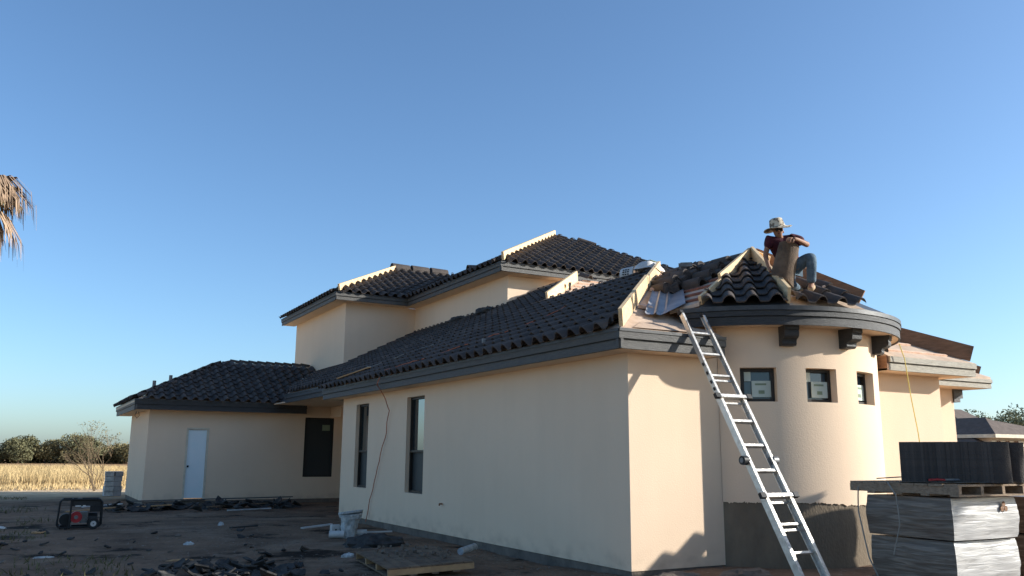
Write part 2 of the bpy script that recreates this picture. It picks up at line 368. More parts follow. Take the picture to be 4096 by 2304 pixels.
# --- round turret
TC=(11.52,11.95); RW=2.41; RO=2.845
wins=[(-133.3,-119.8),(-108.2,-94.4),(-82.3,-67.2)]; wz=(2.51,3.05)
azs=sorted(set([-141.5+ i*1.5 for i in range(92)]+[a for w_ in wins for a in w_]))
mb=MB()
def tq(a0,a1,z0,z1,r=RW): mb.quad((*P2(a0,r,TC),z0),(*P2(a1,r,TC),z0),(*P2(a1,r,TC),z1),(*P2(a0,r,TC),z1))
def ragged(a): return .95+.035*noise.noise((a*.35,0,1))+.03*noise.noise((a*1.7,0,5))+.02*noise.noise((a*4.3,2,5))-.05*sm(-110,-85,a)+.04*sm(-80,-60,a)
for i in range(len(azs)-1):
    a0,a1=azs[i],azs[i+1]; am=(a0+a1)/2; inw=any(w_[0]<am<w_[1] for w_ in wins)
    n_=4
    for k in range(n_):   # ragged lower edge
        b0=a0+(a1-a0)*k/n_; b1=a0+(a1-a0)*(k+1)/n_
        mb.quad((*P2(b0,RW,TC),ragged(b0)),(*P2(b1,RW,TC),ragged(b1)),(*P2(b1,RW,TC),1.2),(*P2(b0,RW,TC),1.2))
        mb.quad((*P2(b0,RW-.02,TC),ragged(b0)),(*P2(b1,RW-.02,TC),ragged(b1)),(*P2(b1,RW,TC),ragged(b1)),(*P2(b0,RW,TC),ragged(b0)))
    tq(a0,a1,1.2,wz[0])
    if not inw: tq(a0,a1,wz[0],wz[1])
    tq(a0,a1,wz[1],3.75)
    if inw:
        for z,fl in((wz[0],0),(wz[1],1)):
            mb.quad((*P2(a0,RW,TC),z),(*P2(a0,RW-.2,TC),z),(*P2(a1,RW-.2,TC),z),(*P2(a1,RW,TC),z))
for w_ in wins:
    for a in w_: mb.quad((*P2(a,RW,TC),wz[0]),(*P2(a,RW,TC),wz[1]),(*P2(a,RW-.2,TC),wz[1]),(*P2(a,RW-.2,TC),wz[0]))
tw=hb(mb,'turret_wall','stucco',label='round stucco turret wall, sunlit on its right side')
import bmesh
bm=bmesh.new(); bm.from_mesh(tw.data); bmesh.ops.remove_doubles(bm,verts=bm.verts,dist=.0005); bm.to_mesh(tw.data); bm.free()
tw.data.polygons.foreach_set('use_smooth',[abs(p.normal.z)<.1 for p in tw.data.polygons])
tw.data.set_sharp_from_angle(angle=radians(35))
mb=MB()
for i in range(60):
    a0=-142+i*2.3;a1=a0+2.3; mb.quad((*P2(a0,RW-.018,TC),-.3),(*P2(a1,RW-.018,TC),-.3),(*P2(a1,RW-.018,TC),1.1),(*P2(a0,RW-.018,TC),1.1))
o=hb(mb,'base_coat','base_coat',label='unpainted grey render band around the turret foot',smooth=True)
for k,(a0,a1) in enumerate(wins):
    p=P2(a0+.2,RW-.13,TC);q=P2(a1-.2,RW-.13,TC);L=hypot(q[0]-p[0],q[1]-p[1])
    lab=['square turret window nearest the ladder','square turret window in the middle','square turret window at the right'][k]
    wf,C3,rz=window(p,q,(0,L,wz[0]+.004,wz[1]-.004),depth=.04,label=lab,pane='tglass',fw_=.05)
    # stickers on the pane
    lab2=MB().box(C3(L*.62,wz[0]+.21,.022),(L*.58,.006,.26),rz); st=hb(lab2,'sticker','paper',wf)
    [hb(b_,'sticker_print','print',wf) for b_ in (MB().box(C3(L*.62,wz[0]+.16,.017),(L*.18,.004,.055),rz),MB().box(C3(L*.6,wz[0]+.285,.017),(L*.34,.004,.03),rz))]
    hb(MB().box(C3(L*.21,wz[1]-.13,.022),(L*.2,.006,.15),rz),'sticker','paper',wf)
# --- W3a / W3b right-hand walls
mb=MB(); wall_panels(mb,(13.2,10.52),(15.38,10.52),-.1,SOF+.1); hb(mb,'wall','stucco',label='sunlit wall right of the turret')
mb=MB(); wall_panels(mb,(15.38,10.52),(15.38,12.2),-.1,SOF+.1); wall_panels(mb,(15.38,12.2),(18.3,12.2),-.1,SOF+.1); wall_panels(mb,(18.3,12.2),(18.3,24),-.1,SOF+.1)
hb(mb,'wall','stucco',label='sunlit end wall at the far right')
# --- left wing
LY=32.4;LX=3.62
door_s=(4.98-LX,5.62-LX)
holesL=[(4.90-LX,5.66-LX,.06,2.52),(9.12-LX,10.24-LX,.79,2.99)]
mb=MB(); wall_panels(mb,(LX,LY),(12.9,LY),0,SOF+.35,holesL,depth=.12); wall_panels(mb,(LX,38.2),(LX,LY),0,SOF)
hb(mb,'wall','stucco',label='shaded wall of the low left wing with the white door')
# door
mb=MB()
z0,z1=.06,2.52
for x0,x1,za,zb in((4.90,4.96,z0,z1),(5.60,5.66,z0,z1),(4.96,5.60,z1-.06,z1)): mb.bb((x0,LY-.02,za),(x1,LY+.06,zb))
dr=hb(mb,'door_frame','cream')
dl=MB().bb((4.965,LY+.035,z0+.03),(5.595,LY+.075,z1-.065)); d_=hb(dl,'door','door',label='plain pale blue white door')
hb(MB().tube([(5.02,LY+.03,1.18),(5.02,LY-.03,1.18)],.035,12),'door_handle','black',d_)
hb(MB().bb((4.88,LY-.06,0.01),(5.68,LY+.05,.055)),'door_sill','slab',d_)
wf,C3,rz=window((LX,LY),(12.9,LY),holesL[1],depth=.06,fw_=.05,pane='screen',label='large dark window in the recess')
hb(MB().box(C3(9.95-LX,2.62,.045),(.30,.006,.22),rz),'sticker','print',wf)
# recess return, hidden back walls
mb=MB(); wall_panels(mb,(11.5,24.0),(7.84,24.0),0,SOF+.4); hb(mb,'wall','stucco')
mb=MB(); wall_panels(mb,(11.4,32.4),(11.4,24.0),0,3.5); hb(mb,'wall','stucco')
mb=MB(); wall_panels(mb,(24,23),(24,33),0,7.3); wall_panels(mb,(24,38.3),(3.62,38.2),0,SOF+.2); hb(mb,'wall','stucco')
# --- second storey
Z2=7.3
mb=MB(); wall_panels(mb,(10.08,38.0),(10.08,31.1),3.0,Z2); hb(mb,'upper_wall','stucco',label='left upper-storey wall')
mb=MB(); wall_panels(mb,(10.08,31.1),(12.92,31.1),3.4,Z2); hb(mb,'upper_wall','stucco')
mb=MB(); wall_panels(mb,(12.92,31.1),(12.92,23.5),4.5,Z2); hb(mb,'upper_wall','stucco',label='long shaded upper-storey wall')
mb=MB(); wall_panels(mb,(12.92,23.5),(24,23.5),4.5,Z2); hb(mb,'upper_wall','stucco',label='upper-storey wall with a bright sunlit triangle')
# --- slab edge
mb=MB()
for p,q in(((7.855,24.0),(7.855,10.475)),((7.855,10.475),(9.6,10.475)),((LX+.02,LY+.02),(12.9,LY+.02)),((LX+.02,38.2),(LX+.02,LY+.02)),((11.5,23.98),(7.855,23.98)),((13.3,10.64),(18.3,10.64))):
    mb=MB(); wall_panels(mb,p,q,-.6,.0); hb(mb,'foundation','slab')
pass

# ------------------------------------------------------------------ roofs
TW,TL=.36,.42
def tile_profile():
    pts=[]
    for i in range(8):
        t=i/7; pts.append((t*.215, .108*sin(pi*t)**.72))
    for x,z in((.25,-.006),(.30,-.008),(.345,-.002),(.372,.02)): pts.append((x,z))
    return pts
PROF=tile_profile()
def tile_geo(Lx=TL+.05,th=.022,lift=.055):
    v=[];n=len(PROF)
    for x,z in PROF: v.append((x,-.02,z+lift))
    for x,z in PROF: v.append((x,Lx,z+.004))
    for x,z in PROF: v.append((x,-.02,z+lift-th))
    for x,z in PROF: v.append((x,.10,z+lift-th-.008))
    f=[(i,i+1,n+i+1,n+i) for i in range(n-1)]+[(2*n+i,2*n+i+1,i+1,i) for i in range(n-1)]
    return v,f
TV,TF=tile_geo()
def tile_solid(L=.50,th=.02):
    """loose tile, closed, lying along +Y"""
    n=len(PROF); v=[(x,y,z+t) for y in(0,L) for t in(0,-th) for x,z in PROF]
    f=[]
    for i in range(n-1):
        f+=[(i,i+1,2*n+i+1,2*n+i),(n+i+1,n+i,3*n+i,3*n+i+1),(n+i,n+i+1,i+1,i),(2*n+i,2*n+i+1,3*n+i+1,3*n+i)]
    f+=[(0,2*n,3*n,n),(n-1,2*n-1,4*n-1,3*n-1)]
    return v,f
tmesh=bpy.data.meshes.new('roof_tile'); tmesh.from_pydata([tuple(Vector(v)*S) for v in TV],[],TF); tmesh.materials.append(M['tile'])
tmesh.polygons.foreach_set('use_smooth',[True]*len(tmesh.polygons)); tmesh.set_sharp_from_angle(angle=radians(50))
ALL_TILES=[]   # (dist, roof_obj, matrix, clipped geo or None)
def clip_faces(V,F,poly):
    """clip faces (3D) against convex CCW polygon in plan"""
    n=len(poly); outV=[];outF=[]
    for f in F:
        pts=[V[i] for i in f]
        for k in range(n):
            ax,ay=poly[k];bx,by=poly[(k+1)%n]
            side=lambda p:(bx-ax)*(p[1]-ay)-(by-ay)*(p[0]-ax)
            res=[]
            for i in range(len(pts)):
                p,q=pts[i],pts[(i+1)%len(pts)];sp,sq=side(p),side(q)
                if sp>=0: res.append(p)
                if (sp>=0)!=(sq>=0):
                    t=sp/(sp-sq); res.append(tuple(p[j]+(q[j]-p[j])*t for j in range(3)))
            pts=res
            if len(pts)<3: break
        if len(pts)>=3:
            b=len(outV); outV+=pts; outF.append(tuple(range(b,b+len(pts))))
    return outV,outF
def sgn_area(p): return sum(p[i][0]*p[(i+1)%len(p)][1]-p[(i+1)%len(p)][0]*p[i][1] for i in range(len(p)))
class Roof:
    def __init__(s,name,O,hdir,poly,mt='felt',label=None,slope=.5,th=.06):
        s.O=Vector(O); h=Vector((hdir[0],hdir[1],0)).normalized(); s.h=h; s.slope=slope
        s.u=Vector((h.x,h.y,slope)).normalized(); s.a=Vector((h.y,-h.x,0)); s.n=s.a.cross(s.u)
        poly=list(poly)
        if sgn_area(poly)<0: poly.reverse()
        s.poly=poly
        s.obj=hb(MB().prism(poly,lambda x,y:s.z(x,y)-th,s.z),name,mt,label=label)
    def z(s,x,y): return s.O.z+s.slope*((x-s.O.x)*s.h.x+(y-s.O.y)*s.h.y)
    def on(s,x,y,d=0): return Vector((x,y,s.z(x,y)))+s.n*d
    def tiles(s,poly=None,amin=-60,amax=60,jmax=24,j0=0,hole=None,over=.10,lift=.03,aoff=0.0,jit=.012):
        poly=poly or s.poly
        poly=list(poly)
        if sgn_area(poly)<0: poly.reverse()
        O=s.O+s.n*lift-s.u*over
        mx=Matrix((s.a,s.u,s.n)).transposed()
        for j in range(j0,jmax):
            for i in range(int(amin/TW),int(amax/TW)):
                rj=Vector((random.uniform(-1,1)*jit*.3,random.uniform(-1,1)*jit,random.uniform(0,1)*jit*.5))
                o=O+s.a*(i*TW+aoff)+s.u*(j*TL)+mx@rj
                c=o+s.a*TW/2+s.u*TL/2
                if not(min(p[0] for p in poly)-.5<c.x<max(p[0] for p in poly)+.5 and min(p[1] for p in poly)-.5<c.y<max(p[1] for p in poly)+.5): continue
                if hole and hole(c): continue
                # corners in plan, nudged for the eave overhang
                cs=[o+s.a*x+s.u*y for x in(0.01,TW) for y in(.06 if j>0 else .16,TL+.03)]
                ins=[all((poly[(k+1)%len(poly)][0]-poly[k][0])*(p.y-poly[k][1])-(poly[(k+1)%len(poly)][1]-poly[k][1])*(p.x-poly[k][0])>=-1e-6 for k in range(len(poly))) for p in cs]
                rotj=Matrix.Rotation(random.uniform(-.012,.012),3,'Z')
                mm=(mx@rotj).to_4x4(); mm.translation=o
                dist=(o-Vector((0,0,1.65))).length
                if all(ins): ALL_TILES.append([dist,s.obj,mm,None])
                else:
                    V=[tuple(mm@Vector(v)) for v in TV]
                    pl=poly
                    if j==0:   # let the eave row overhang
                        pl=[(p[0],p[1]) for p in poly]
                        pl=[(p[0]-s.h.x*.3,p[1]-s.h.y*.3) if abs((p[0]-s.O.x)*s.h.x+(p[1]-s.O.y)*s.h.y)<.05 else p for p in pl]
                    cv,cf=clip_faces(V,TF,pl)
                    if len(cf)>2: ALL_TILES.append([dist,s.obj,mm,(cv,cf)])
# R1 : big slope above the long wall, facing -X
R1=Roof('main_roof',(7.39,24.55,3.47),(1,0),[(7.39,10.04),(11.4,14.05),(11.4,24.55),(7.39,24.55)],label='long dark tiled slope above the left wall')
R1.tiles(jmax=12)
R1b=Roof('main_roof',(7.39,24.55,3.47),(1,0),[(11.4,18.6),(14.3,21.5),(14.3,24.55),(11.4,24.55)]); 
R1b.tiles(poly=[(11.4,18.6),(14.3,21.5),(14.3,23.45),(12.9,23.45),(12.9,24.55),(11.4,24.55)][:0] or [(11.42,18.72),(14.15,21.45),(14.15,23.45),(11.42,23.45)],j0=10,jmax=20)
R1c=Roof('main_roof',(7.39,24.55,3.47),(1,0),[(7.75,24.56),(12.9,24.56),(12.9,31.08),(10.1,31.08),(10.1,34.7),(7.75,32.4)][:0] or [(7.75,24.56),(12.9,24.56),(12.9,31.08),(8.15,31.08),(7.75,30.2)])
R1c.tiles(poly=[(7.75,23.45),(12.88,23.45),(12.88,31.05),(8.15,31.05),(7.75,30.2)],jmax=18,j0=1,hole=lambda c:c.y<24.4 and c.x<11.4)
R1d=Roof('main_roof',(7.39,24.55,3.47),(1,0),[(8.05,31.05),(10.05,31.05),(10.05,34.2),(8.9,32.6)])
R1d.tiles(jmax=8,j0=1)
# roof back of ridge and R2 facing -Y
Rb=Roof('main_roof',(11.4,14,5.5),(-1,0),[(11.4,14.05),(11.4,18.6),(13.9,16.1),(13.9,13.0)])
R2=Roof('corner_roof',(7.39,10.04,3.47),(0,1),[(7.39,10.04),(9.45,10.04),(9.6,11.4),(11.75,13.62),(11.4,14.05)],label='untiled sunlit roof slope covered in underlay')
R3=Roof('rear_roof',(11.4,18.6,5.5),(0,1),[(11.4,18.6),(14.3,21.5),(19,21.5),(19,15),(15,15)],label='untiled roof slope with pale battens')
# turret roof
AP=(11.80,11.75,5.36); RE=2.84
hipaz=[-145.3,-117.0,-88.9,-60,-32,-4]
rim=[P2(a,RE,TC) for a in hipaz]; ZR=4.0
R6=Roof('bay_roof',(9.08,11.4,4.02),(1,0),[(9.05,10.35),rim[0],(AP[0],AP[1]),(11.75,13.62),(9.58,11.42),(9.05,10.9)][1:] ,label='untiled bay roof slope with red battens',slope=.495)
facets=[]
for i in range(5):
    p,q=Vector(rim[i]),Vector(rim[i+1]); mid=(p+q)/2; d=Vector(AP[:2])-mid
    # horizontal direction perpendicular to the eave chord
    ch=(q-p).normalized(); h=Vector((-ch.y,ch.x)); 
    if h.dot(d)<0: h=-h
    run=d.dot(h)
    facets.append(Roof('turret_roof',(mid.x,mid.y,ZR),(h.x,h.y),[tuple(p),tuple(q),AP[:2]],slope=(AP[2]-ZR)/run,mt='felt' if i==1 else 'drip',
        label=['turret roof facet with thick dark tiles','bare turret roof facet where the man works',None,None,None][i]))
facets[0].tiles(jmax=8,amin=-3,amax=3,aoff=.03,over=.03,lift=.035)
f1=facets[1]
f1.tiles(jmax=1,amin=-2,amax=2,aoff=.10,over=.03,lift=.03)
f1.tiles(jmax=3,j0=1,amin=.35,amax=2,aoff=.10,over=.03,lift=.03,hole=lambda c:c.x<11.0)
Rk=Roof('bay_roof',(AP[0],AP[1],AP[2]),(-1,0),[(11.8,11.75),(11.75,13.62),(13.6,16),(14.8,12.0),(14.3,10.9)],slope=.45)
# second-storey roofs
E2=7.58
X2,Y2=12.38,22.95; w5=5.3
R5=Roof('upper_roof',(X2,Y2,E2),(0,1),[(X2,Y2),(X2+2*w5,Y2),(X2+w5,Y2+w5)],label='brown lit tiled slope of the upper roof',mt='drip'); R5.tiles(jmax=15,aoff=-.05)
R4=Roof('upper_roof',(X2,Y2,E2),(1,0),[(X2,Y2),(X2+w5,Y2+w5),(X2+w5,33.0),(X2,30.6)],mt='drip',label='edge-on dark tiled slope of the upper roof'); R4.tiles(jmax=15)
R4k=Roof('upper_roof',(X2+2*w5,Y2,E2),(-1,0),[(X2+2*w5,Y2),(X2+w5,Y2+w5),(X2+w5,33),(X2+2*w5,33)],mt='drip')
XA,YA=9.52,30.56; wA=3.95
RA=Roof('tower_roof',(XA,YA,E2),(0,1),[(XA,YA),(X2+.02,YA),(X2+wA,YA+wA),(XA+wA,YA+wA)],mt='drip',label='brown lit tiled slope of the left upper roof'); RA.tiles(jmax=12)
RAl=Roof('tower_roof',(XA,YA,E2),(1,0),[(XA,YA),(XA+wA,YA+wA),(XA,YA+2*wA)],mt='drip'); RAl.tiles(jmax=12)
RAk=Roof('tower_roof',(XA,YA+2*wA,E2),(0,-1),[(XA,YA+2*wA),(XA+wA,YA+wA),(X2+2.6,YA+wA),(X2+2.6,YA+2*wA)],mt='drip')
# left wing roof
XL,YL=3.10,31.85; wL=3.55; EL=3.44
RL=Roof('left_wing_roof',(XL,YL,EL),(0,1),[(XL,YL),(9.0,YL),(10.05,34.0),(10.05,YL+wL),(XL+wL+.15,YL+wL)],label='dark tiled hip roof of the low left wing'); RL.tiles(jmax=9)
RLs=Roof('left_wing_roof',(XL,YL,EL),(1,0),[(XL,YL),(XL+wL+.15,YL+wL),(XL,YL+2*wL)]); RLs.tiles(jmax=9)
RLk=Roof('left_wing_roof',(XL,YL+2*wL,EL),(0,-1),[(XL,YL+2*wL),(XL+wL+.15,YL+wL),(10.05,YL+wL),(10.05,YL+2*wL)])
# right wing roofs (bare)
RW3=Roof('right_wing_roof',(13.35,10.07,3.45),(0,1),[(13.35,10.07),(15.85,10.07),(13.35,12.9),(12.6,12.9),(12.6,10.9)][:0] or [(13.35,10.07),(15.9,10.07),(13.7,12.2),(13.0,12.2)],label='bare right-hand roof slope with pale underlay')
RW3k=Roof('right_wing_roof',(15.9,10.07,3.45),(-1,0),[(15.9,10.07),(15.9,13),(13.7,13),(13.7,12.2)])
RW4=Roof('right_wing_roof',(15.9,11.62,3.45),(0,1),[(15.4,11.62),(18.85,11.62),(17,13.6),(15.4,13.6)])
Rfill=hb(MB().prism([(13,12.2),(18.3,12.5),(18.3,23.5),(13,23.5)],3.3,3.4),'flat_deck','felt')

# emit tiles : the 300 nearest singly, the rest per thing as one mass
ALL_TILES.sort(key=lambda t:t[0])
ho=Vector(HO)
for t in ALL_TILES[:296]:
    _,ro,mm,geo=t
    if geo is None:
        o=bpy.data.objects.new('tile',tmesh); COL.objects.link(o); o.parent=ro
        m2=mm.copy(); m2.translation=(mm.translation-ho)*S; o.matrix_local=m2
    else:
        b=MB(); b.v=geo[0]; b.f=geo[1]; o=b.build('tile','tile',ro,origin=HO)
tf=MB()
for _,ro,mm,geo in ALL_TILES[296:]:
    if geo is None: tf.add([mm@Vector(v) for v in TV],TF)
    else: tf.add(geo[0],geo[1])
o=hb(tf,'tile_field','tile_stuff',kind='stuff'); 
o.data.polygons.foreach_set('use_smooth',[True]*len(o.data.polygons)); o.data.set_sharp_from_angle(angle=radians(50))

# ------------------------------------------------------------------ fascias and soffits
def fascia(p,q,z0,z1,mt='charcoal',ext0=0,ext1=0,drip=True,label=None,mid=.52):
    """outside on the right-hand side of p->q"""
    p=Vector((p[0],p[1]));q=Vector((q[0],q[1]));a=(q-p).normalized();nn=Vector((a.y,-a.x))
    zm=z0+(z1-z0)*mid
    def strip(t0,t1,za,zb,e=0):
        P_=p-a*(ext0+e);Q=q+a*(ext1+e); c=(P_+Q)/2+nn*(t0+t1)/2
        return MB().box((c.x,c.y,(za+zb)/2),((Q-P_).length,t1-t0,zb-za),atan2(a.y,a.x))
    hb(strip(-.05,0,z0,zm-.012),'fascia_board',mt,label=label); hb(strip(-.05,.035,zm,z1-.03,.0),'fascia_board',mt)
    hb(strip(-.05,.012,zm-.012,zm),'painted_shadow','black')  # black strip painting the shadow below the upper board
    if drip: hb(strip(-.05,.048,z1-.03,z1+.015,.0),'drip_edge','drip')
def soffit(poly,z,th=.03,mt='stucco'): hb(MB().prism(poly if sgn_area(poly)>0 else poly[::-1],z,z+th),'soffit',mt)
fascia((7.39,24.55),(7.39,10.04),SOF,3.47,ext1=.03)
fascia((7.39,10.04),(9.42,10.04),SOF,3.47,ext0=.03)
hb(MB().bb((9.37,10.09,SOF),(9.42,10.5,3.46)),'fascia_board','charcoal')
hb(MB().bb((7.43,24.5,SOF),(8.0,24.55,3.6)),'fascia_board','charcoal')
soffit([(7.3,9.91),(9.41,9.91),(9.41,10.5),(7.86,10.5),(7.86,24.5),(7.3,24.5)][:0] or [(7.41,10.06),(9.4,10.06),(9.4,10.48),(7.41,10.48)],SOF)
soffit([(7.41,10.48),(7.86,10.48),(7.86,24.5),(7.41,24.5)],SOF)
fascia((7.75,30.2),(7.75,24.6),3.38,3.66,mt='turret_paint')
soffit([(7.76,24.55),(10.3,24.55),(10.3,32.4),(7.76,32.4)],3.40)
# left wing
fascia((XL,YL),(9.0,YL),3.10,EL,ext0=.03,mt='turret_paint')
fascia((XL,YL+2*wL),(XL,YL),3.10,EL,ext1=.03,drip=True)
soffit([(XL+.01,YL+.01),(9.0,YL+.01),(9.0,LY+.02),(XL+.01,LY+.02)],3.11); soffit([(XL+.01,LY+.02),(LX+.02,LY+.02),(LX+.02,YL+2*wL),(XL+.01,YL+2*wL)],3.11)
hb(MB().bb((XL-.02,YL+.1,3.34),(XL-.045,YL+2*wL-.1,3.42)),'fascia_board','cream')
# upper
fascia((X2,30.6),(X2,Y2),Z2,E2,ext1=.03); fascia((X2,Y2),(X2+2*w5,Y2),Z2,E2,ext0=.03)
fascia((XA,YA+2*wA),(XA,YA),Z2,E2,ext1=.03); fascia((XA,YA),(X2,YA),Z2,E2,ext0=.03)
soffit([(X2+.01,Y2+.01),(X2+2*w5,Y2+.01),(X2+2*w5,23.52),(X2+.01,23.52)],Z2+.005); soffit([(X2+.01,23.52),(12.95,23.52),(12.95,31.1),(X2+.01,31.1)],Z2+.005)
soffit([(XA+.01,YA+.01),(X2+.01,YA+.01),(X2+.01,31.12),(XA+.01,31.12)],Z2+.005); soffit([(XA+.01,31.12),(10.1,31.12),(10.1,38.4),(XA+.01,38.4)],Z2+.005)
# right wing, raw boards
fascia((13.35,10.07),(15.87,10.07),SOF,3.47,mt='rawboard',drip=False,label='raw weathered eave board')
hb(MB().bb((13.30,10.075,SOF),(13.35,10.62,3.45)),'fascia_board','pinedark'); hb(MB().bb((15.82,10.1,SOF),(15.87,12.2,3.45)),'fascia_board','rawboard')
fascia((15.4,11.62),(18.85,11.62),SOF,3.42,mt='rawboard',drip=False); hb(MB().bb((18.8,11.65,SOF),(18.85,13.5,3.42)),'fascia_board','rawboard')
soffit([(13.3,10.08),(15.84,10.08),(15.84,10.66),(13.3,10.66)],SOF); soffit([(15.38,11.63),(18.82,11.63),(18.82,12.2),(15.38,12.2)],SOF)
soffit([(15.38,10.66),(15.84,10.66),(15.84,11.63),(15.38,11.63)],SOF)
# turret ring : three stepped bands of curved board + flashing
def ring(name,r0,r1,z0,z1,mt,a0=-152,a1=-2,step=2.0,parent=None,wob=0):
    mb=MB();n_=int((a1-a0)/step);seg=[]
    for i in range(n_+1):
        a=a0+(a1-a0)*i/n_; w_=wob*noise.noise((a*.5,0,7))
        for r,z in((r0,z0),(r1,z0),(r1,z1+w_),(r0,z1+w_)): mb.v.append((*P2(a,r,TC),z))
    for i in range(n_):
        b=i*4
        for k in range(4): mb.f.append((b+k,b+4+k,b+4+(k+1)%4,b+(k+1)%4))
    mb.f+= [(0,1,2,3),(n_*4+3,n_*4+2,n_*4+1,n_*4)]
    o=hb(mb,name,mt,parent)
    o.data.polygons.foreach_set('use_smooth',[True]*len(o.data.polygons)); o.data.set_sharp_from_angle(angle=radians(40)); return o
ring('turret_fascia',RO-.06,RO-.03,3.68,3.81,'turret_paint')
ring('turret_fascia',RO-.06,RO-.01,3.825,3.905,'turret_paint')
ring('turret_fascia',RO-.06,RO-.045,3.81,3.825,'black')  # black strip painting the shade between the stepped bands
ring('turret_flashing',RO-.08,RO+.005,3.915,3.985,'drip',wob=.02)
ring('turret_fascia',RO-.06,RO-.03,3.905,3.915,'black')  # black strip painting the shade under the flashing
ring('turret_flashing',RO-.42,RO-.07,3.95,3.972,'drip')
ring('soffit',RW-.05,RO-.055,3.70,3.72,'stucco')
def corbel(az):
    prof=[(-.03,3.70),(.29,3.70),(.29,3.635),(.265,3.615),(.275,3.575),(.265,3.53),(.225,3.50),(.17,3.485),(.15,3.45),(.155,3.42),(.125,3.39),(-.03,3.39)]
    a=radians(az); d=Vector((cos(a),sin(a),0)); t=Vector((-sin(a),cos(a),0)); c=Vector((*P2(az,RW,TC),0))
    mb=MB(); n=len(prof)
    for sgn in(-1,1):
        for r,z in prof: mb.v.append(tuple(c+d*r+t*(.115*sgn)+Vector((0,0,z))))
    mb.f.append(tuple(range(n))); mb.f.append(tuple(reversed(range(n,2*n))))
    for i in range(n): mb.f.append((i,n+i,n+(i+1)%n,(i+1)%n))
    return mb
for az in(-115.5,-89.2,-63.0,-37): hb(corbel(az),'corbel','turret_paint')
mb=MB().bb((18.28,12.16,2.99),(18.60,12.34,3.19)).bb((18.28,12.165,2.90),(18.50,12.335,2.99)); hb(mb,'corbel','turret_paint',label='dark corbel under the far right eave')

# hip boards
def hipboard(p,q,w_=.05,h_=.17,mt='pine',name='hip_board',off=.0,label=None):
    return hb(MB().beam(p,q,w_,h_,off=off),name,mt,label=label)
def on_hip(t,dz=0): return (7.39+t,10.04+t,3.47+.5*t+dz)
hipboard(on_hip(.12),on_hip(1.25),.06,.27,label='sunlit lumber piece at the corner of the hip'); hipboard(on_hip(1.2,.02),on_hip(2.5,.02),.06,.26); hipboard(on_hip(2.42),on_hip(4.1),.06,.24)
def on_h2(t): return (11.4+t,18.6+t,5.5+.5*t)
hipboard(on_h2(.0),on_h2(2.75),.06,.30,label='long pine hip board on the rear roof')
def on_h5(t): return (X2+t,Y2+t,E2+.5*t)
hipboard(on_h5(.15),on_h5(w5),.08,.27,label='long pine hip board of the upper roof',off=.02)
def on_hA(t): return (XA+t,YA+t,E2+.5*t)
hipboard(on_hA(.15),on_hA(wA),.08,.24,label='pine hip board of the left upper roof',off=.02)
def lerp(a,b,t): return tuple(a[i]+(b[i]-a[i])*t for i in range(3))
apx=(AP[0],AP[1],AP[2])
ra=[(*p,ZR) for p in rim]
hipboard(lerp(apx,ra[0],.0),lerp(apx,ra[0],.62),.05,.24,label='sunlit pine board on the left turret hip'); hipboard(lerp(apx,ra[0],.60),lerp(apx,ra[0],.97),.05,.15)
hipboard(lerp(apx,ra[1],.0),lerp(apx,ra[1],.98),.05,.26,label='pine board on the middle turret hip')
hipboard(lerp(apx,ra[3],.0),lerp(apx,ra[3],.75),.05,.24,'pinedark',label='brown board on the rear turret hip')
hipboard(lerp(apx,ra[2],.0),lerp(apx,ra[2],.16),.05,.20)
hipboard((13.75,12.15,4.42),(15.85,10.15,3.50),.06,.30,'pinedark',label='brown hip board at the right wing')
hipboard((17.0,13.4,4.3),(18.7,11.8,3.5),.06,.2,'pinedark')
hipboard((11.77,11.6,5.42),(11.75,13.7,5.44),.10,.10,'drip',name='ridge_flashing')
hipboard((11.4,14.1,5.5),(11.4,18.7,5.5),.10,.12,'palebatten',name='ridge_batten')
# battens
for k in range(5):
    x=9.35+.42*k
    y0=max(10.45,rim[0][1]+ (x-rim[0][0])*(AP[1]-rim[0][1])/(AP[0]-rim[0][0]))+.03; y1=x+1.75
    p=R6.on(x,y0,.0);q=R6.on(x,y1,.0); hb(MB().beam(p,q,.06,.04,upv=R6.n),'batten','batten')
for k in range(8):
    y=18.75+.38*k; x0=11.45+(y-18.6)
    p=R3.on(x0+.1,y);q=R3.on(min(19,x0+4.5),y); hb(MB().beam(p,q,.06,.035,upv=R3.n),'batten','palebatten')
for k in range(4):
    r=.22+.2*k; a=lerp(ra[1],apx,r);b=lerp(ra[2],apx,r); hb(MB().beam(a,b,.06,.035,upv=f1.n),'batten','palebatten')
for k in range(4):
    y=10.35+.45*k; p=RW3.on(13.35,y);q=RW3.on(15.7-(y-10.07),y); hb(MB().beam(p,q,.05,.03,upv=RW3.n),'batten','palebatten')
# torn felt on the untiled corner roof, plywood shims beside the hip boards
def sheet_on(R,pts,d,mt,name='underlay_sheet',wob=.02):
    vs=[R.on(x,y,d+random.uniform(-wob,wob)) for x,y in pts]; c=sum(vs,Vector())/len(vs)
    mb=MB(); mb.v=[tuple(v) for v in vs]+[tuple(c+R.n*.01)]; n=len(vs); mb.f=[(i,(i+1)%n,n) for i in range(n)]
    return hb(mb,name,mt)
random.seed(3)
sheet_on(R2,[(7.7,10.12),(9.3,10.12),(9.4,10.3),(8.9,10.34),(8.5,10.42),(8.1,10.45)],.03,'felt')
sheet_on(R2,[(8.95,11.2),(9.5,11.15),(9.7,11.6),(9.35,11.75)],.05,'felt'); sheet_on(R2,[(10.2,12.5),(11.2,13.2),(11.0,13.55),(10.55,13.1)],.06,'felt')
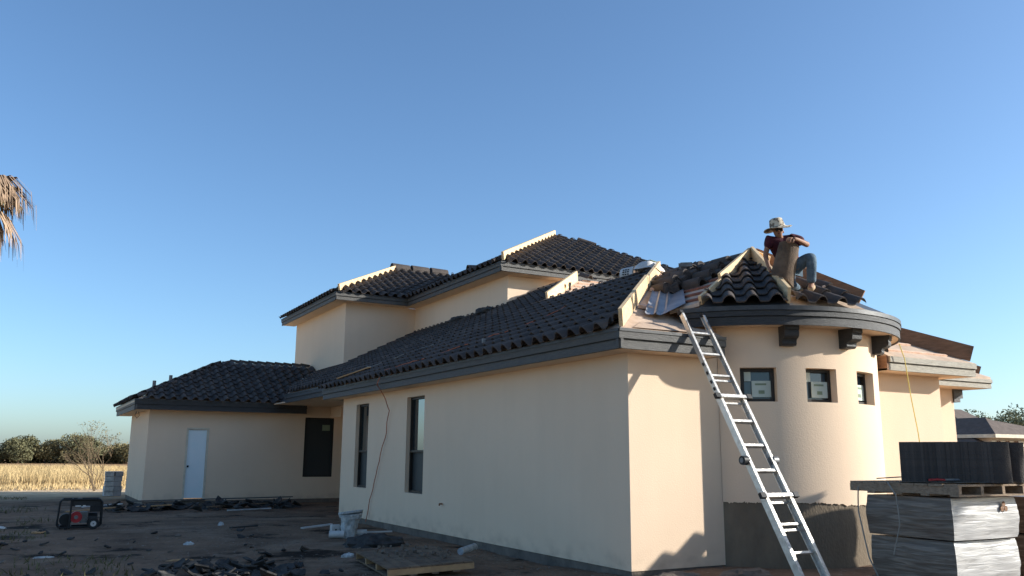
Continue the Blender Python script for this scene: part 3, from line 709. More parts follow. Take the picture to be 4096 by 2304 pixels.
# pieces of sheathing step shims at the hip
for t in(1.15,2.35,3.55):
    a=R2.on(7.39+t+.05,10.04+t-.02,.02);b=R2.on(7.39+t+.42,10.04+t-.12,.02);c=R2.on(7.39+t+.30,10.04+t+.14,.02); hb(MB().add([a,b,c,a+R2.n*.06,b+R2.n*.04,c+R2.n*.05],[(0,1,2),(3,5,4),(0,3,4,1),(1,4,5,2),(2,5,3,0)]),'shim','palebatten')
# vent pipes
def pipe(x,y,R,h,r=.045,mt='white'): z=R.z(x,y); hb(MB().tube([(x,y,z),(x,y,z+h)],r,10),'vent_pipe',mt,R.obj)
pipe(7.91,15.37,R1,.24,mt='metalgrey'); pipe(3.75,32.9,RLs,.40,.06,'metalgrey'); pipe(4.35,33.4,RLs,.36,.06,'metalgrey'); pipe(9.3,33.6,RL,.25,.06,'metalgrey')
# wire loop under the left eave
hb(MB().tube([(3.35,LY+1.5,3.1),(3.3,LY+1.4,2.95),(3.35,LY+1.2,2.85),(3.42,LY+1.15,2.95),(3.4,LY+1.3,3.08)],.01,5),'wire','black')

# ------------------------------------------------------------------ ladder
LAD_L='aluminium articulated ladder leaning on the eave beside the turret'
lad=thing('ladder',LAD_L,'ladder',(8.87,7.70,.10))
LO=(8.87,7.70,.10)
def lb(mb,name,mt,par=None,smooth=False):
    o=mb.build(name,mt,lad if par is None else par,origin=LO,smooth=smooth); return o
def LP(x,k,dy=0): return Vector((x,9.965-k*.1963+dy,3.497-k*.340))
LN=Vector((0,-.340,.1963)).normalized()      # outward normal of the ladder plane
def rail(x,k0,k1,w_=.034,h_=.085,inner=1):
    """C-section: web plus two flanges"""
    a=LP(x,k0);b=LP(x,k1); mb=MB()
    mb.beam(a,b,.010,h_,upv=LN,off=-h_/2)
    for sgn in(-1,1):
        o=LN*(sgn*(h_/2-.005))+Vector((inner*w_/2,0,0)); mb.beam(a+o,b+o,w_,.010,upv=LN,off=-.005)
    return mb
for x,inn in((8.645,1),(9.10,-1)):
    lb(rail(x,-.92,3.55,.036,.075,inn),'rail','alu')
    lb(rail(x+(-.012 if inn>0 else .012),3.0,7.35,.044,.095,inn),'rail','alu')
    lb(rail(x+(-.02 if inn>0 else .02),6.9,10.95,.050,.105,inn),'rail','alu')
    lb(MB().beam(LP(x,-.92),LP(x,-1.06),.06,.08,upv=LN,off=-.04),'end_cap','black')
    lb(MB().beam(LP(x,10.95),LP(x,11.05),.09,.12,upv=LN,off=-.06),'foot','black')
    kx=x+(-.05 if inn>0 else .05)
    c=LP(kx,5.58); ax=Vector((1,0,0))
    lb(MB().tube([c-ax*.045,c+ax*.045],.062,18),'hinge_knob','blackplastic' if inn>0 else 'metalgrey')
    lb(MB().tube([c-ax*.056,c-ax*.044],.035,14),'hinge_cover','metalgrey')
for k in range(0,12):
    z=k if k<11 else 10.8
    if k==11: continue
    a=LP(8.66,k);b=LP(9.085,k); mb=MB()
    if k in(5,6,7,4): mb.beam(a,b,.036,.062,upv=LN,off=-.03)
    else: mb.beam(a,b,.030,.036,upv=LN,off=-.018)
    lb(mb,'rung','alu')
    if k in(2,3,7,8):
        a=LP(8.66,k+.22,.03);b=LP(9.085,k+.22,.03); lb(MB().beam(a,b,.03,.022,upv=LN,off=-.01),'rung','alu')
for k in(3,7):
    a=LP(8.58,k);b=LP(9.17,k); lb(MB().beam(a+LN*.045,b+LN*.045,.05,.03,upv=LN),'locking_bar','alu')
    for e,d in((a,-1),(b,1)): lb(MB().beam(e+LN*.04+Vector((d*.05,0,0)),e+LN*.04-Vector((d*.04,0,0)),.075,.055,upv=LN,off=-.01),'lock_cap','black')
# brace straps near the top
for x,inn in((8.645,.02),(9.10,-.02)): lb(MB().tube([LP(x+inn,-.55)+LN*.05,LP(x+inn,0)+LN*.06],.008,5),'strap','metalgrey')
# small printed warning marks on the rails
for k in(1.5,1.9,2.3,2.6,4.4,5.2,7.8):
    p=LP(8.632,k); lb(MB().box(p,(.003,.035,.05),rx=radians(-30)),'printed_mark','black')

# ------------------------------------------------------------------ pallets and wrapped tiles
def pallet_box(mb,x0,x1,y0,y1,z0,z1): return mb.bb((x0,y0,z0),(x1,y1,z1))
def make_pallet(label,loc,W,D,rz=0,rot=None,nb=7,group=None,mt='oldwood',mside='palletlight',stringer_axis='y',ns=4,h=.13):
    t=thing('pallet',label,'pallet',loc,rz,group,rot)
    def P_(a,b,name,m_): MB().bb(a,b).build(name,m_,t)
    if stringer_axis=='y':
        for i in range(ns):
            x=(W-.05)*i/(ns-1); P_((x,0,.022),(x+.05,D,h-.022),'stringer',mside)
        for i in range(nb):
            bw=D/nb; P_((-.01+random.uniform(-.012,.012),i*bw+.008,h-.021),(W+.01+random.uniform(-.02,.02),(i+1)*bw-.008,h+random.uniform(0,.006)),'deck_board',mt)
        for i in range(4):
            bw=D/4; P_((0,i*bw,0),(W,i*bw+.11,.021),'bottom_board',mt)
    else:
        for i in range(ns):
            y=(D-.05)*i/(ns-1); P_((0,y,.022),(W,y+.05,h-.022),'stringer',mside)
        for i in range(nb):
            bw=W/nb; P_((i*bw+.006,-.01+random.uniform(-.01,.01),h-.021),((i+1)*bw-.006,D+.01+random.uniform(-.02,.02),h+random.uniform(0,.007)),'deck_board',mt)
        for i in range(4):
            bw=W/4; P_((i*bw,0,0),(i*bw+.11,D,.021),'bottom_board',mt)
    return t
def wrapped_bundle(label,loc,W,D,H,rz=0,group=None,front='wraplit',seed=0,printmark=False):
    t=thing('wrapped_tile_bundle',label,'tile bundle',loc,rz,group)
    mb=MB(); N=14; idx={}
    def pt(x,y,z):
        q=Vector((x,y,z)); n=noise.noise_vector(q*3+Vector((seed,0,0)))*.012; n2=noise.noise(Vector((x*2,y*2,z*30+seed)))*.008
        rx=.02*sin(pi*min(1,max(0,z/H)))  # slight bulge
        return (x+n.x+(n2+rx)*(1 if x>W/2 else -1)*(1 if x<1e-6 or x>W-1e-6 else 0), y+n.y+(n2+rx)*(1 if y>D/2 else -1)*(1 if y<1e-6 or y>D-1e-6 else 0), z)
    def face(f,nu,nv):
        b=len(mb.v)
        for j in range(nv+1):
            for i in range(nu+1): mb.v.append(pt(*f(i/nu,j/nv)))
        for j in range(nv):
            for i in range(nu): mb.f.append((b+j*(nu+1)+i,b+j*(nu+1)+i+1,b+(j+1)*(nu+1)+i+1,b+(j+1)*(nu+1)+i))
    face(lambda u,v:(0,D*(1-u),H*v),N,10); face(lambda u,v:(W,D*u,H*v),N,10); face(lambda u,v:(W*(1-u),D,H*v),N,10); face(lambda u,v:(W*u,D*v,H),N,N)
    mb.build('tile_block','wrap',t,smooth=True)
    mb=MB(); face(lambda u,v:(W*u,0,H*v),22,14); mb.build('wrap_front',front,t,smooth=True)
    if printmark:
        b=MB()
        for dx,dz in((0,.05),(-.035,0),(.035,0)): b.tube([(W*.77+dx,-.035,H*.72+dz),(W*.77+dx,-.03,H*.72+dz)],.032,8)
        b.build('printed_emblem','pinedark',t)
    return t
GND=gz(9.5,6.6)
make_pallet('pallet under the two wrapped tile bundles right of the ladder','' and 0 or (8.92,6.1,.15),1.2,1.08,ns=4,mt='palletwood')
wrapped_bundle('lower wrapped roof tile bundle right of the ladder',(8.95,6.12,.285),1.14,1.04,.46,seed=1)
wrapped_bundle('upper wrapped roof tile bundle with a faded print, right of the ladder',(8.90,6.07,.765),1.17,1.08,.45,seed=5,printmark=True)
top=make_pallet('weathered pallet lying on the wrapped tile bundles',(8.83,5.92,1.235),1.62,1.42,ns=5,nb=8,mt='oldwood',mside='oldwood')
# broken cardboard edge on that pallet
mb=MB(); n_=14
for i in range(n_+1):
    x=8.86+1.5*i/n_; y=5.93+random.uniform(-.03,.03)+ (.16 if i<3 else 0); mb.v+= [(x,y,1.376+random.uniform(0,.012)),(x,y+.75,1.374)]
mb.f=[(2*i,2*i+2,2*i+3,2*i+1) for i in range(n_)]
tag(mb.build('cardboard_sheet','paper' if 0 else 'oldwood',origin=(9.6,6.2,1.37)),'torn pale cardboard sheet on the upper pallet','cardboard')
# loose tiles standing on end
TSV,TSF=tile_solid(.455,.026)
tsm=bpy.data.meshes.new('loose_tile'); tsm.from_pydata([tuple(Vector(v)*S) for v in TSV],[],TSF); tsm.materials.append(M['tile'])
tsm.polygons.foreach_set('use_smooth',[True]*len(tsm.polygons)); tsm.set_sharp_from_angle(angle=radians(50))
def loose_tile(loc,rotm,label,group=None,name='roof_tile'):
    o=bpy.data.objects.new(name,tsm); COL.objects.link(o); mm=rotm.to_4x4(); mm.translation=Vector(loc)*S; o.matrix_world=mm
    return tag(o,label,'roof tile',group)
A0=Vector((9.19,6.82,0));A1=Vector((9.66,5.93,0));B0=Vector((9.62,6.95,0));B1=Vector((10.06,6.02,0)); rd=(A1-A0).normalized(); side=Vector((rd.y,-rd.x,0))
def stand(p,lab,grp,z=1.378):
    # tile local: x width, y length, z thickness -> world: x->side, y->up, z->rd
    lean=random.uniform(-.02,.02); upv=(Vector((0,0,1))+rd*lean).normalized()
    zx=side.cross(upv)
    zx=-zx if zx.dot(rd)<0 else zx
    xx=upv.cross(zx)
    loose_tile((p.x-xx.x*.18,p.y-xx.y*.18,z),Matrix((xx,upv,zx)).transposed(),lab,grp)
nA=40
for i in range(nA): stand(A0+(A1-A0)*(i/(nA-1))+Vector((0,random.uniform(-.008,.008),0)),'dark roof tile standing on end in the front row on the upper pallet','front row of roof tiles on the upper pallet')
for i in range(36): stand(B0+(B1-B0)*(i/35),'dark roof tile standing on end in the rear row on the upper pallet','rear row of roof tiles on the upper pallet')
# pliers / tool on the pallet
t=thing('tin_snips','snips with red handles lying on the upper pallet','tool',(8.95,6.35,1.39),radians(-30))
MB().tube([(0,0,.015),(.10,.02,.02),(.2,.05,.015)],.013,6).build('handle','red',t); MB().tube([(0,.05,.015),(.1,.03,.02),(.2,.06,.015)],.013,6).build('handle','black',t)
MB().add([(.2,.04,.01),(.38,.05,.012),(.36,.07,.02),(.2,.075,.02),(.2,.04,.03),(.36,.06,.03)],[(0,1,2,3),(0,4,5,1),(4,3,2,5),(0,3,4),(1,5,2)]).build('blade','metalgrey',t)
tag(MB().beam((8.9,7.0,1.40),(9.25,6.75,1.43),.05,.012).build('steel_strap','metalgrey',origin=(9,6.9,1.4)),'thin dark strap lying across the upper pallet corner','strap')
def wobbly(pts,amp=.01,n=6,seed=0):
    out=[]
    for i in range(len(pts)-1):
        a,b=Vector(pts[i]),Vector(pts[i+1])
        for k in range(n):
            p=a+(b-a)*(k/n); out.append(p+noise.noise_vector(p*3+Vector((seed,0,0)))*amp)
    out.append(Vector(pts[-1])); return out
tag(MB().tube(wobbly([(8.80,7.2,1.30),(8.80,7.21,1.0),(8.79,7.16,.77),(8.79,7.10,.49),(8.79,6.9,.12)]),.008,6).build('cord','greycord',origin=(8.8,7.1,.1)),'grey cord hanging from the left corner of the upper pallet','cord')
tag(MB().tube(wobbly([(8.80,6.78,1.375),(8.79,6.67,1.23),(8.79,6.66,.90),(8.79,6.76,.56)]),.008,6).build('cord','greycord',origin=(8.8,6.7,.5)),'grey cord hanging down the face of the wrapped bundles','cord')
# second stack at the frame edge
make_pallet('pallet under the stack cut by the right edge of the photo',(10.62,6.25,.15),1.2,1.0,mt='palletwood',rz=.05)
for i,(z,h) in enumerate(((.285,.46),(.765,.43))):
    wrapped_bundle(['lower','upper'][i]+' wrapped tile bundle at the right edge of the photo',(10.64,6.27,z),1.14,.95,h,rz=.05,seed=20+i,front='wrap')
# taller stacks just outside the frame
for i,(x,y) in enumerate(((13.9,6.35),(13.9,4.9))):
    make_pallet(['pallet at the foot of the tall tile stack','pallet at the foot of the next tall tile stack'][i],(x,y,.0),1.25,1.25,mt='palletwood')
    for j in range(4 if i else 3): wrapped_bundle(['lowest','second','third','topmost'][j]+' wrapped bundle of the '+['tall','next tall'][i]+' tile stack',(x,y+.02*j,.14+j*(.62 if i else .745)),1.2,1.2,.6 if i else .73,seed=30+j+10*i,front='wrap')
for i in range(4):
    for k in range(5): loose_tile((14.45+.03*(k%2),6.02+.34*i+.012*k,2.36+.035*k),Matrix.Rotation(radians(33),3,'X'),'roof tile leaning on top of the tall stack','leaning tiles on the tall stack')
# ground pallet
gp=make_pallet('wooden pallet lying in the dirt before the long wall, littered with clods',(4.82,12.34,-.135),1.35,2.14,rot=(radians(.6),radians(-2.5),radians(-6.5)),nb=8,mt='palletwood',mside='palletlight',stringer_axis='x',ns=4)

# ------------------------------------------------------------------ things on the roofs
# stacks of loose tiles on the bay roof
def roof_stack(R,x,y,n,lab,grp=None,rows=1,d0=.03,dx=.0,L=.40):
    """tiles with their length along +Y, stacked along the roof normal"""
    t=thing('tile_stack',lab,'tile stack',(0,0,0),group=grp); base=R.on(x,y,0); t.location=base*S
    ax=R.u; ay=Vector((0,1,0)); az=ax.cross(ay); az=az if az.z>0 else -az
    for r in range(rows):
        for k in range(n):
            o=bpy.data.objects.new('tile',tsm); COL.objects.link(o); o.parent=t
            mm=Matrix((ax,ay,az)).transposed().to_4x4() if ax.cross(ay).dot(az)>0 else Matrix((-ax,ay,az)).transposed().to_4x4()
            rj=Matrix.Rotation(random.uniform(-.03,.03),4,'Z')
            off=az*(d0+.034*k)+ay*(r*.41+random.uniform(-.012,.012))+ax*(random.uniform(-.01,.01)+dx*k) + (ax*.36 if ax.cross(ay).dot(az)<0 else Vector())
            mm=mm@rj; mm.translation=off*S; o.matrix_local=mm
    return t
random.seed(11)
piles=[(9.95,12.05,6,2,'lowest pile of loose tiles beside the corrugated sheet'),(10.28,12.15,7,2,'second pile up from the corrugated sheet'),(10.62,12.25,7,2,'third pile of loose tiles up the bay roof'),(10.97,12.45,7,2,'fourth pile of loose tiles up the bay roof'),(11.30,12.6,6,2,'highest pile of loose tiles below the dark ridge flashing'),
 (10.35,11.62,2,1,'thin pile of tiles at the middle of the left turret board'),(10.72,11.72,3,1,'small pile of tiles beside the left turret board'),(11.08,11.85,4,1,'pile of tiles near the upper end of the left turret board'),(11.42,12.0,4,1,'pile of tiles nearest the turret peak')]
for x,y,n,rows,lb_ in piles: roof_stack(R6,x,y,n,lb_,rows=rows)
# corrugated steel sheet in the valley
def corrugated():
    P0=Vector((8.38,10.74));P1=Vector((9.12,10.62)); Q0=Vector((9.75,12.25));Q1=Vector((10.35,12.1))
    mb=MB(); nu,nv=24,6
    for j in range(nv+1):
        for i in range(nu+1):
            u=i/nu;v=j/nv; a=P0.lerp(P1,u);b=Q0.lerp(Q1,u);p=a.lerp(b,v)
            ph=(u*4)%1; hgt=.05+(.035 if ph<.12 else (.035*(1-(ph-.12)/.06) if ph<.18 else 0))
            q=R2.on(p.x,p.y,hgt+.03*sin(u*pi)); zr=R6.z(p.x,p.y)+.05
            if q.z<zr: q.z=zr
            mb.v.append(tuple(q))
    for j in range(nv):
        for i in range(nu): mb.f.append((j*(nu+1)+i,j*(nu+1)+i+1,(j+1)*(nu+1)+i+1,(j+1)*(nu+1)+i))
    o=mb.build('corrugated_sheet','steel',origin=(9.2,11.2,4.1)); tag(o,'blue grey corrugated metal sheet lying in the roof valley above the ladder','metal sheet')
corrugated()
# white bag and bucket at the top of the corner hip
t=thing('cement_bag','white printed paper bag slumped at the top of the corner hip','bag',(11.35,14.3,5.56),radians(20))
mb=MB(); N=10
for j in range(N+1):
    for i in range(N+1):
        u=i/N*2-1;v=j/N*2-1; hgt=.20*(1-u**4)*(1-v**4)+.02*noise.noise((u*3,v*3,2)); mb.v.append((u*.36,v*.22,hgt))
mb.f=[(j*(N+1)+i,j*(N+1)+i+1,(j+1)*(N+1)+i+1,(j+1)*(N+1)+i) for j in range(N) for i in range(N)]
mb.add([(-.36,-.22,0),(.36,-.22,0),(.36,.22,0),(-.36,.22,0)],[(3,2,1,0)]); mb.build('bag_body','white',t,smooth=True)
MB().bb((-.1,-.1,.215),(.18,.08,.222)).build('bag_print','print',t)
t=thing('bucket','white plastic bucket with dark lettering lying on the main ridge','bucket',(11.35,15.25,5.62)); t.rotation_euler=(radians(90),radians(0),radians(25))
mb=MB(); rings=[(.17,0),(.19,.36)]; n_=20
for r,z in rings: mb.v+= [(r*cos(2*pi*k/n_),r*sin(2*pi*k/n_),z) for k in range(n_)]
mb.f=[(k,(k+1)%n_,n_+(k+1)%n_,n_+k) for k in range(n_)]+[tuple(reversed(range(n_)))]; mb.build('bucket_wall','white',t,smooth=True)
MB().tube([(.195*cos(a*.3),.195*sin(a*.3),.35) for a in range(22)],.012,6).build('rim','black',t)
b=MB()
for a in(2.6,2.9,3.2,3.5): 
    for z in(.1,.16,.22): b=MB().box((.186*cos(a),.186*sin(a),z),(.006,.03,.035),rz=a); b.build('lettering','black',t)
# nail gun, hammer, loose bits
def nailgun(loc,rz,lab):
    t=thing('nail_gun',lab,'nail gun',loc,rz)
    MB().box((0,0,.06),(.22,.07,.08)).build('gun_body','metalgrey',t); MB().box((.02,0,-.03),(.05,.05,.16),ry=.3).build('handle','black',t); MB().box((-.12,0,.03),(.05,.04,.12)).build('nose','metalgrey',t)
q=R6.on(10.80,12.3,.34); nailgun(q,radians(-40),'grey nail gun on the tile piles of the bay roof')
q=R3.on(13.0,20.05,.14); nailgun(q,radians(60),'black tool propped against the pine board on the rear roof')
for i in range(7):
    x=15.0+random.uniform(-.6,.9); y=20.9+random.uniform(-.5,.5)
    loose_tile(R3.on(x,y,.05+.05*(i%3)),Matrix.Rotation(random.uniform(0,3),3,'Z')@Matrix.Rotation(radians(20),3,'X'),'dark tile in the jumbled heap on the untiled rear roof','heap of loose tiles on the rear roof')
# barrel caps
def barrel(loc,rotm,label,L=.45,r=.13,n=10,cat='ridge tile',mt='tile',group=None,name='ridge_tile'):
    mb=MB(); th=.02
    for y,rr in((0,r),(L,r*.86)):
        for k in range(n+1):
            a=pi*k/n
            for q in(rr,rr-th): mb.v.append((q*cos(a),y,q*sin(a)))
    m_=2*(n+1)
    for k in range(n):
        a=2*k; mb.f+= [(a,a+2,m_+a+2,m_+a),(a+3,a+1,m_+a+1,m_+a+3),(a+1,a+3,a+2,a),(m_+a,m_+a+2,m_+a+3,m_+a+1)]
    mb.f+=[(0,m_,m_+1,1),(m_-2,m_-1,2*m_-1,2*m_-2)]
    o=mb.build(name,mt,smooth=True); o.data.set_sharp_from_angle(angle=radians(40)); mm=rotm.to_4x4(); mm.translation=Vector(loc)*S; o.matrix_world=mm
    return tag(o,label,cat,group)
def look(d,upv=(0,0,1)):
    y=Vector(d).normalized(); x=y.cross(Vector(upv)).normalized(); z=x.cross(y); return Matrix((x,y,z)).transposed()
for i in range(4):   # stacks of cap tiles on the left upper ridge : three stacks of five, then a fallen one
    if i<3:
        t=thing('cap_tile_stack',['leftmost','middle','rightmost'][i]+' stack of cap tiles on the left upper ridge','tile stack',(13.55+.92*i,34.45,9.50))
        for k in range(4):
            mb=MB();r=.24;n=8
            for x_,rr in((-.40,r),(.40,r*.92)):
                for q in range(n+1):
                    a=pi*q/n
                    for z_ in(rr,rr-.03): mb.v.append((x_,z_*cos(a),z_*sin(a)+.055*k-.05))
            m_=2*(n+1)
            for q in range(n):
                a=2*q; mb.f+= [(a,a+2,m_+a+2,m_+a),(a+3,a+1,m_+a+1,m_+a+3),(a+1,a+3,a+2,a),(m_+a,m_+a+2,m_+a+3,m_+a+1)]
            mb.build('cap_tile','tile_stuff',t)
    else:
        barrel((15.6,31.9,9.28),look((1,-.2,.1)),'cap tile stack seen end-on beside the upper valley',L=.7,r=.28)
        barrel((16.2,31.7,9.35),look((1,-.2,.1)),'dark cap tile at the right end of the upper ridge group',L=.7,r=.28)
barrel((X2+w5+.65,Y2+w5-.65,E2+.5*(w5-.65)+.10),look((1,-1,-.5)),'cap tile lying alone on the right hip of the upper roof',L=.75,r=.17)
# left wing hip caps and ridge caps (parts of the house)
def caps(p,q,n,r=.13):
    p=Vector(p);q=Vector(q); d=(q-p)/n
    for i in range(n):
        R_m=look(d); mb=MB(); L=d.length*1.08; nn=7
        for y,rr in((0,r),(L,r*.85)):
            for k in range(nn+1):
                a=pi*k/nn; v=R_m@Vector((rr*cos(a),y,rr*sin(a)+.02+(.03 if y==0 else 0))); mb.v.append(tuple(p+d*i+v))
        mb.f=[(k,k+1,nn+2+k,nn+1+k) for k in range(nn)]
        hb(mb,'cap_tile','tile',RL.obj)
caps((XL,YL,EL+.02),(XL+wL+.15,YL+wL,EL+.5*wL-.02),12,.10); caps((XL+wL+.15,YL+wL,EL+.5*wL-.02),(10.0,YL+wL,EL+.5*wL-.02),9,.10)
# board and cords on the long slope
tag(MB().beam((7.35,23.1,3.68),(7.95,22.2,3.95),.10,.03).build('loose_board','palletlight',origin=(7.6,22.7,3.7)),'pale board lying on the tiles near the far end of the long slope','board')
def on1(x,y,d=.16): return R1.on(x,y,d)
pts=[(7.80,20.0,.77+.0)]
cord=[(7.78,21.63,-.05),(7.79,21.4,.5),(7.79,21.01,1.13),(7.79,20.48,2.0),(7.79,20.21,2.73),(7.5,20.0,3.12),(7.28,19.75,3.3),(7.27,19.5,3.62)]
cord+= [tuple(on1(x,y)) for x,y in((7.55,18.9),(7.65,18.1),(7.8,17.4),(8.05,16.6),(8.2,16.2),(8.4,15.7),(8.5,15.3),(8.6,14.9),(8.9,14.7),(9.2,14.6),(9.7,14.8))]
tag(MB().tube(wobbly(cord,.03,5),.011,5).build('extension_cord','orange',origin=(7.8,21.6,0)),'orange brown cord running over the tiles and down the long wall','cord')
tag(MB().tube(wobbly([tuple(on1(x,y)) for x,y in((7.95,22.8),(8.3,23.2),(8.25,22.4),(8.5,22.5),(8.6,21.8),(9.0,21.5),(9.3,20.2))],.03,5),.010,5).build('string','greycord',origin=(8.3,22.5,4)),'thin pale string trailing over the far tiles','string')
tag(MB().tube(wobbly([(13.50,9.95,3.66),(13.6,9.93,3.40),(13.64,9.93,3.1),(13.69,9.93,2.75),(13.78,9.93,2.2),(13.83,9.9,1.5),(13.9,9.6,.1)],.015,5),.009,6).build('hose','yellow',origin=(13.9,9.6,0)),'yellow cord hanging beside the turret down to the pallets','cord')
tag(MB().tube(wobbly([on_hip(3.4,.25),tuple(R2.on(10.9,13.0,.10)),tuple(R6.on(11.0,12.75,.34)),tuple(R6.on(11.3,12.6,.33))],.03,5),.010,5).build('cord','black',origin=(11,13,5)),'black cord sagging from the hip board to the tile piles','cord')
# lump of dark felt on the long slope by the upper wall
def lump(loc,sx,sy,sz,mt,lab,cat,seed=0,name='felt_lump',n=10,rz=0,group=None,rough_=.35):
    mb=MB()
    for j in range(n+1):
        for i in range(2*n):
            th=pi*j/n;ph=pi*i/n; d=Vector((sin(th)*cos(ph),sin(th)*sin(ph),cos(th))); k=1+rough_*noise.noise(d*2.2+Vector((seed,seed,0)))+rough_*.5*noise.noise(d*6+Vector((seed,0,0)))
            mb.v.append((d.x*sx*k,d.y*sy*k,max(-.02,d.z*sz*k)))
    mb.f=[(j*2*n+i,j*2*n+(i+1)%(2*n),(j+1)*2*n+(i+1)%(2*n),(j+1)*2*n+i) for j in range(n) for i in range(2*n)]
    o=mb.build(name,mt); o.location=Vector(loc)*S; o.rotation_euler=(0,0,rz); return tag(o,lab,cat,group)
lump(on1(12.4,23.9,.1),.28,.5,.20,'debris','dark crumpled felt heap on the tiles below the upper wall','felt heap',3)
lump(on1(12.5,26.2,.1),.25,.8,.16,'debris','flat dark felt strip along the foot of the upper wall','felt strip',9)

# ------------------------------------------------------------------ the roofer
PB=Vector((11.03,9.78,4.33)); pr=Vector((.874,-.486,.0)).normalized(); pdp=Vector((.486,.874,0)).normalized(); pup=Vector((0,0,1))
man=thing('person','man in maroon shirt and camouflage hat crouching on the turret roof with a tile','person',PB)
def F(x,y,d): # local frame of the figure: right, up, away
    return pr*((x-1000)/868)+pup*((1180-y)/868)+pdp*d
def skin(name,mt,joints,edges,parent=None,sub=2,root=0):
    me=bpy.data.meshes.new(name); me.from_pydata([tuple(j[0]*S) for j in joints],edges,[]); me.materials.append(M[mt])
    o=bpy.data.objects.new(name,me); COL.objects.link(o); o.parent=parent or man
    md=o.modifiers.new('skin','SKIN'); 
    sk=me.skin_vertices[0].data if me.skin_vertices else None
    if sk is None:
        bm_=bmesh.new(); bm_.from_mesh(me); bm_.verts.layers.skin.verify(); bm_.to_mesh(me); bm_.free(); sk=me.skin_vertices[0].data
    for i,j in enumerate(joints):
        r=j[1]; r=(r,r) if not isinstance(r,tuple) else r; sk[i].radius=(r[0]*S,r[1]*S); sk[i].use_root=(i==root)
    md.use_smooth_shade=True
    s_=o.modifiers.new('sub','SUBSURF'); s_.levels=sub; s_.render_levels=sub
    return o
J={ 'pelvis':(F(850,790,.22),.10),'belly':(F(800,650,.16),.10),'chest':(F(720,500,.06),.11),'neckb':(F(665,410,-.02),.06),'neck':(F(645,385,-.04),.056),
 'jaw':(F(608,350,-.10),.066),'skull':(F(618,290,-.08),.100),'crown':(F(622,225,-.06),.08),
 'shR':(F(490,420,-.03),.055),'elR':(F(438,640,.02),.045),'wrR':(F(455,860,-.10),.030),'haR':(F(470,915,-.14),.034),
 'shL':(F(870,370,.05),.058),'elL':(F(1000,525,-.20),.050),'wrL':(F(770,500,-.46),.034),'haL':(F(700,500,-.50),.038),
 'hipL':(F(900,790,.16),.10),'knL':(F(1030,690,-.24),.078),'anL':(F(1045,1090,-.10),.045),'toL':(F(985,1170,-.24),.040),
 'hipR':(F(800,800,.16),.10),'knR':(F(745,1090,-.10),.075),'anR':(F(960,1080,.26),.045),'toR':(F(1080,1080,.30),.035)}
K=list(J); ix={k:i for i,k in enumerate(K)}
E_=[('pelvis','belly'),('belly','chest'),('chest','neckb'),('neckb','neck'),('neck','jaw'),('jaw','skull'),('skull','crown'),('chest','shR'),('shR','elR'),('elR','wrR'),('wrR','haR'),('chest','shL'),('shL','elL'),('elL','wrL'),('wrL','haL'),
 ('pelvis','hipL'),('hipL','knL'),('knL','anL'),('anL','toL'),('pelvis','hipR'),('hipR','knR'),('knR','anR'),('anR','toR')]
skin('body','skin',[J[k] for k in K],[(ix[a],ix[b]) for a,b in E_])
def chain(name,mt,ks,grow,edges=None,par=None,cut=None):
    js=[]
    for k in ks:
        if isinstance(k,str): js.append((J[k][0],J[k][1]+grow))
        else: js.append(k)
    return skin(name,mt,js,edges or [(i,i+1) for i in range(len(js)-1)],par)
mid=lambda a,b,t:J[a][0].lerp(J[b][0],t)
# shirt: torso with two short sleeves
js=[(J['pelvis'][0]+pup*.05,.175),(J['belly'][0],.185),(J['chest'][0]-pup*.03,.215),(J['neckb'][0]-pup*.01,.105),(J['shR'][0],.105),(mid('shR','elR',.62),.082),(J['shL'][0],.110),(mid('shL','elL',.62),.090)]
skin('shirt','shirt',js,[(0,1),(1,2),(2,3),(2,4),(4,5),(2,6),(6,7)],root=2)
lump_=MB(); 
# sunlit flank of the maroon shirt over the thigh, light painted as brighter red
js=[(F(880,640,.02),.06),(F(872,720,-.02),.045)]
skin('lit_shirt_flank','shirtlit',js,[(0,1)])
# jeans
js=[(J['pelvis'][0],.145),(J['hipL'][0],.122),(J['knL'][0],.098),(mid('knL','anL',.5),.082),(mid('knL','anL',.97),.078),(J['hipR'][0],.122),(J['knR'][0],.095),(mid('knR','anR',.95),.066)]
skin('jeans','jeans',js,[(0,1),(1,2),(2,3),(3,4),(0,5),(5,6),(6,7)],root=0)
# boots
for a,b,s_ in(('anL','toL',.012),('anR','toR',.012)):
    skin('boot','boot',[(J[a][0]+pup*.01,.066),(J[a][0]-pup*.05,.066),(J[a][0].lerp(J[b][0],.6)-pup*.02,.058),(J[b][0]-pup*.01,.048)],[(0,1),(1,2),(2,3)])
# hat: crown and wide brim tilted towards the camera-left
hc=F(608,255,-.09); n_=28
tilt=Matrix.Rotation(radians(-13),3,pdp)@Matrix.Rotation(radians(6),3,pr)
mb=MB(); prof=[(0,.178),(.06,.176),(.096,.158),(.108,.115),(.120,.03),(.15,.008),(.205,-.004),(.222,-.006),(.205,-.014),(.10,-.004)]
for r,z in prof:
    for k in range(n_):
        a=2*pi*k/n_; wv=.028*sin(2*a+.6)*(r/.22)**2; mb.v.append(tuple(hc+tilt@(pr*(r*cos(a)*1.05)+pdp*(r*sin(a)*1.05)+pup*(z+wv))))
for j in range(len(prof)-1):
    for k in range(n_): mb.f.append((j*n_+k,j*n_+(k+1)%n_,(j+1)*n_+(k+1)%n_,(j+1)*n_+k))
mb.build('hat','hat',man,smooth=True)
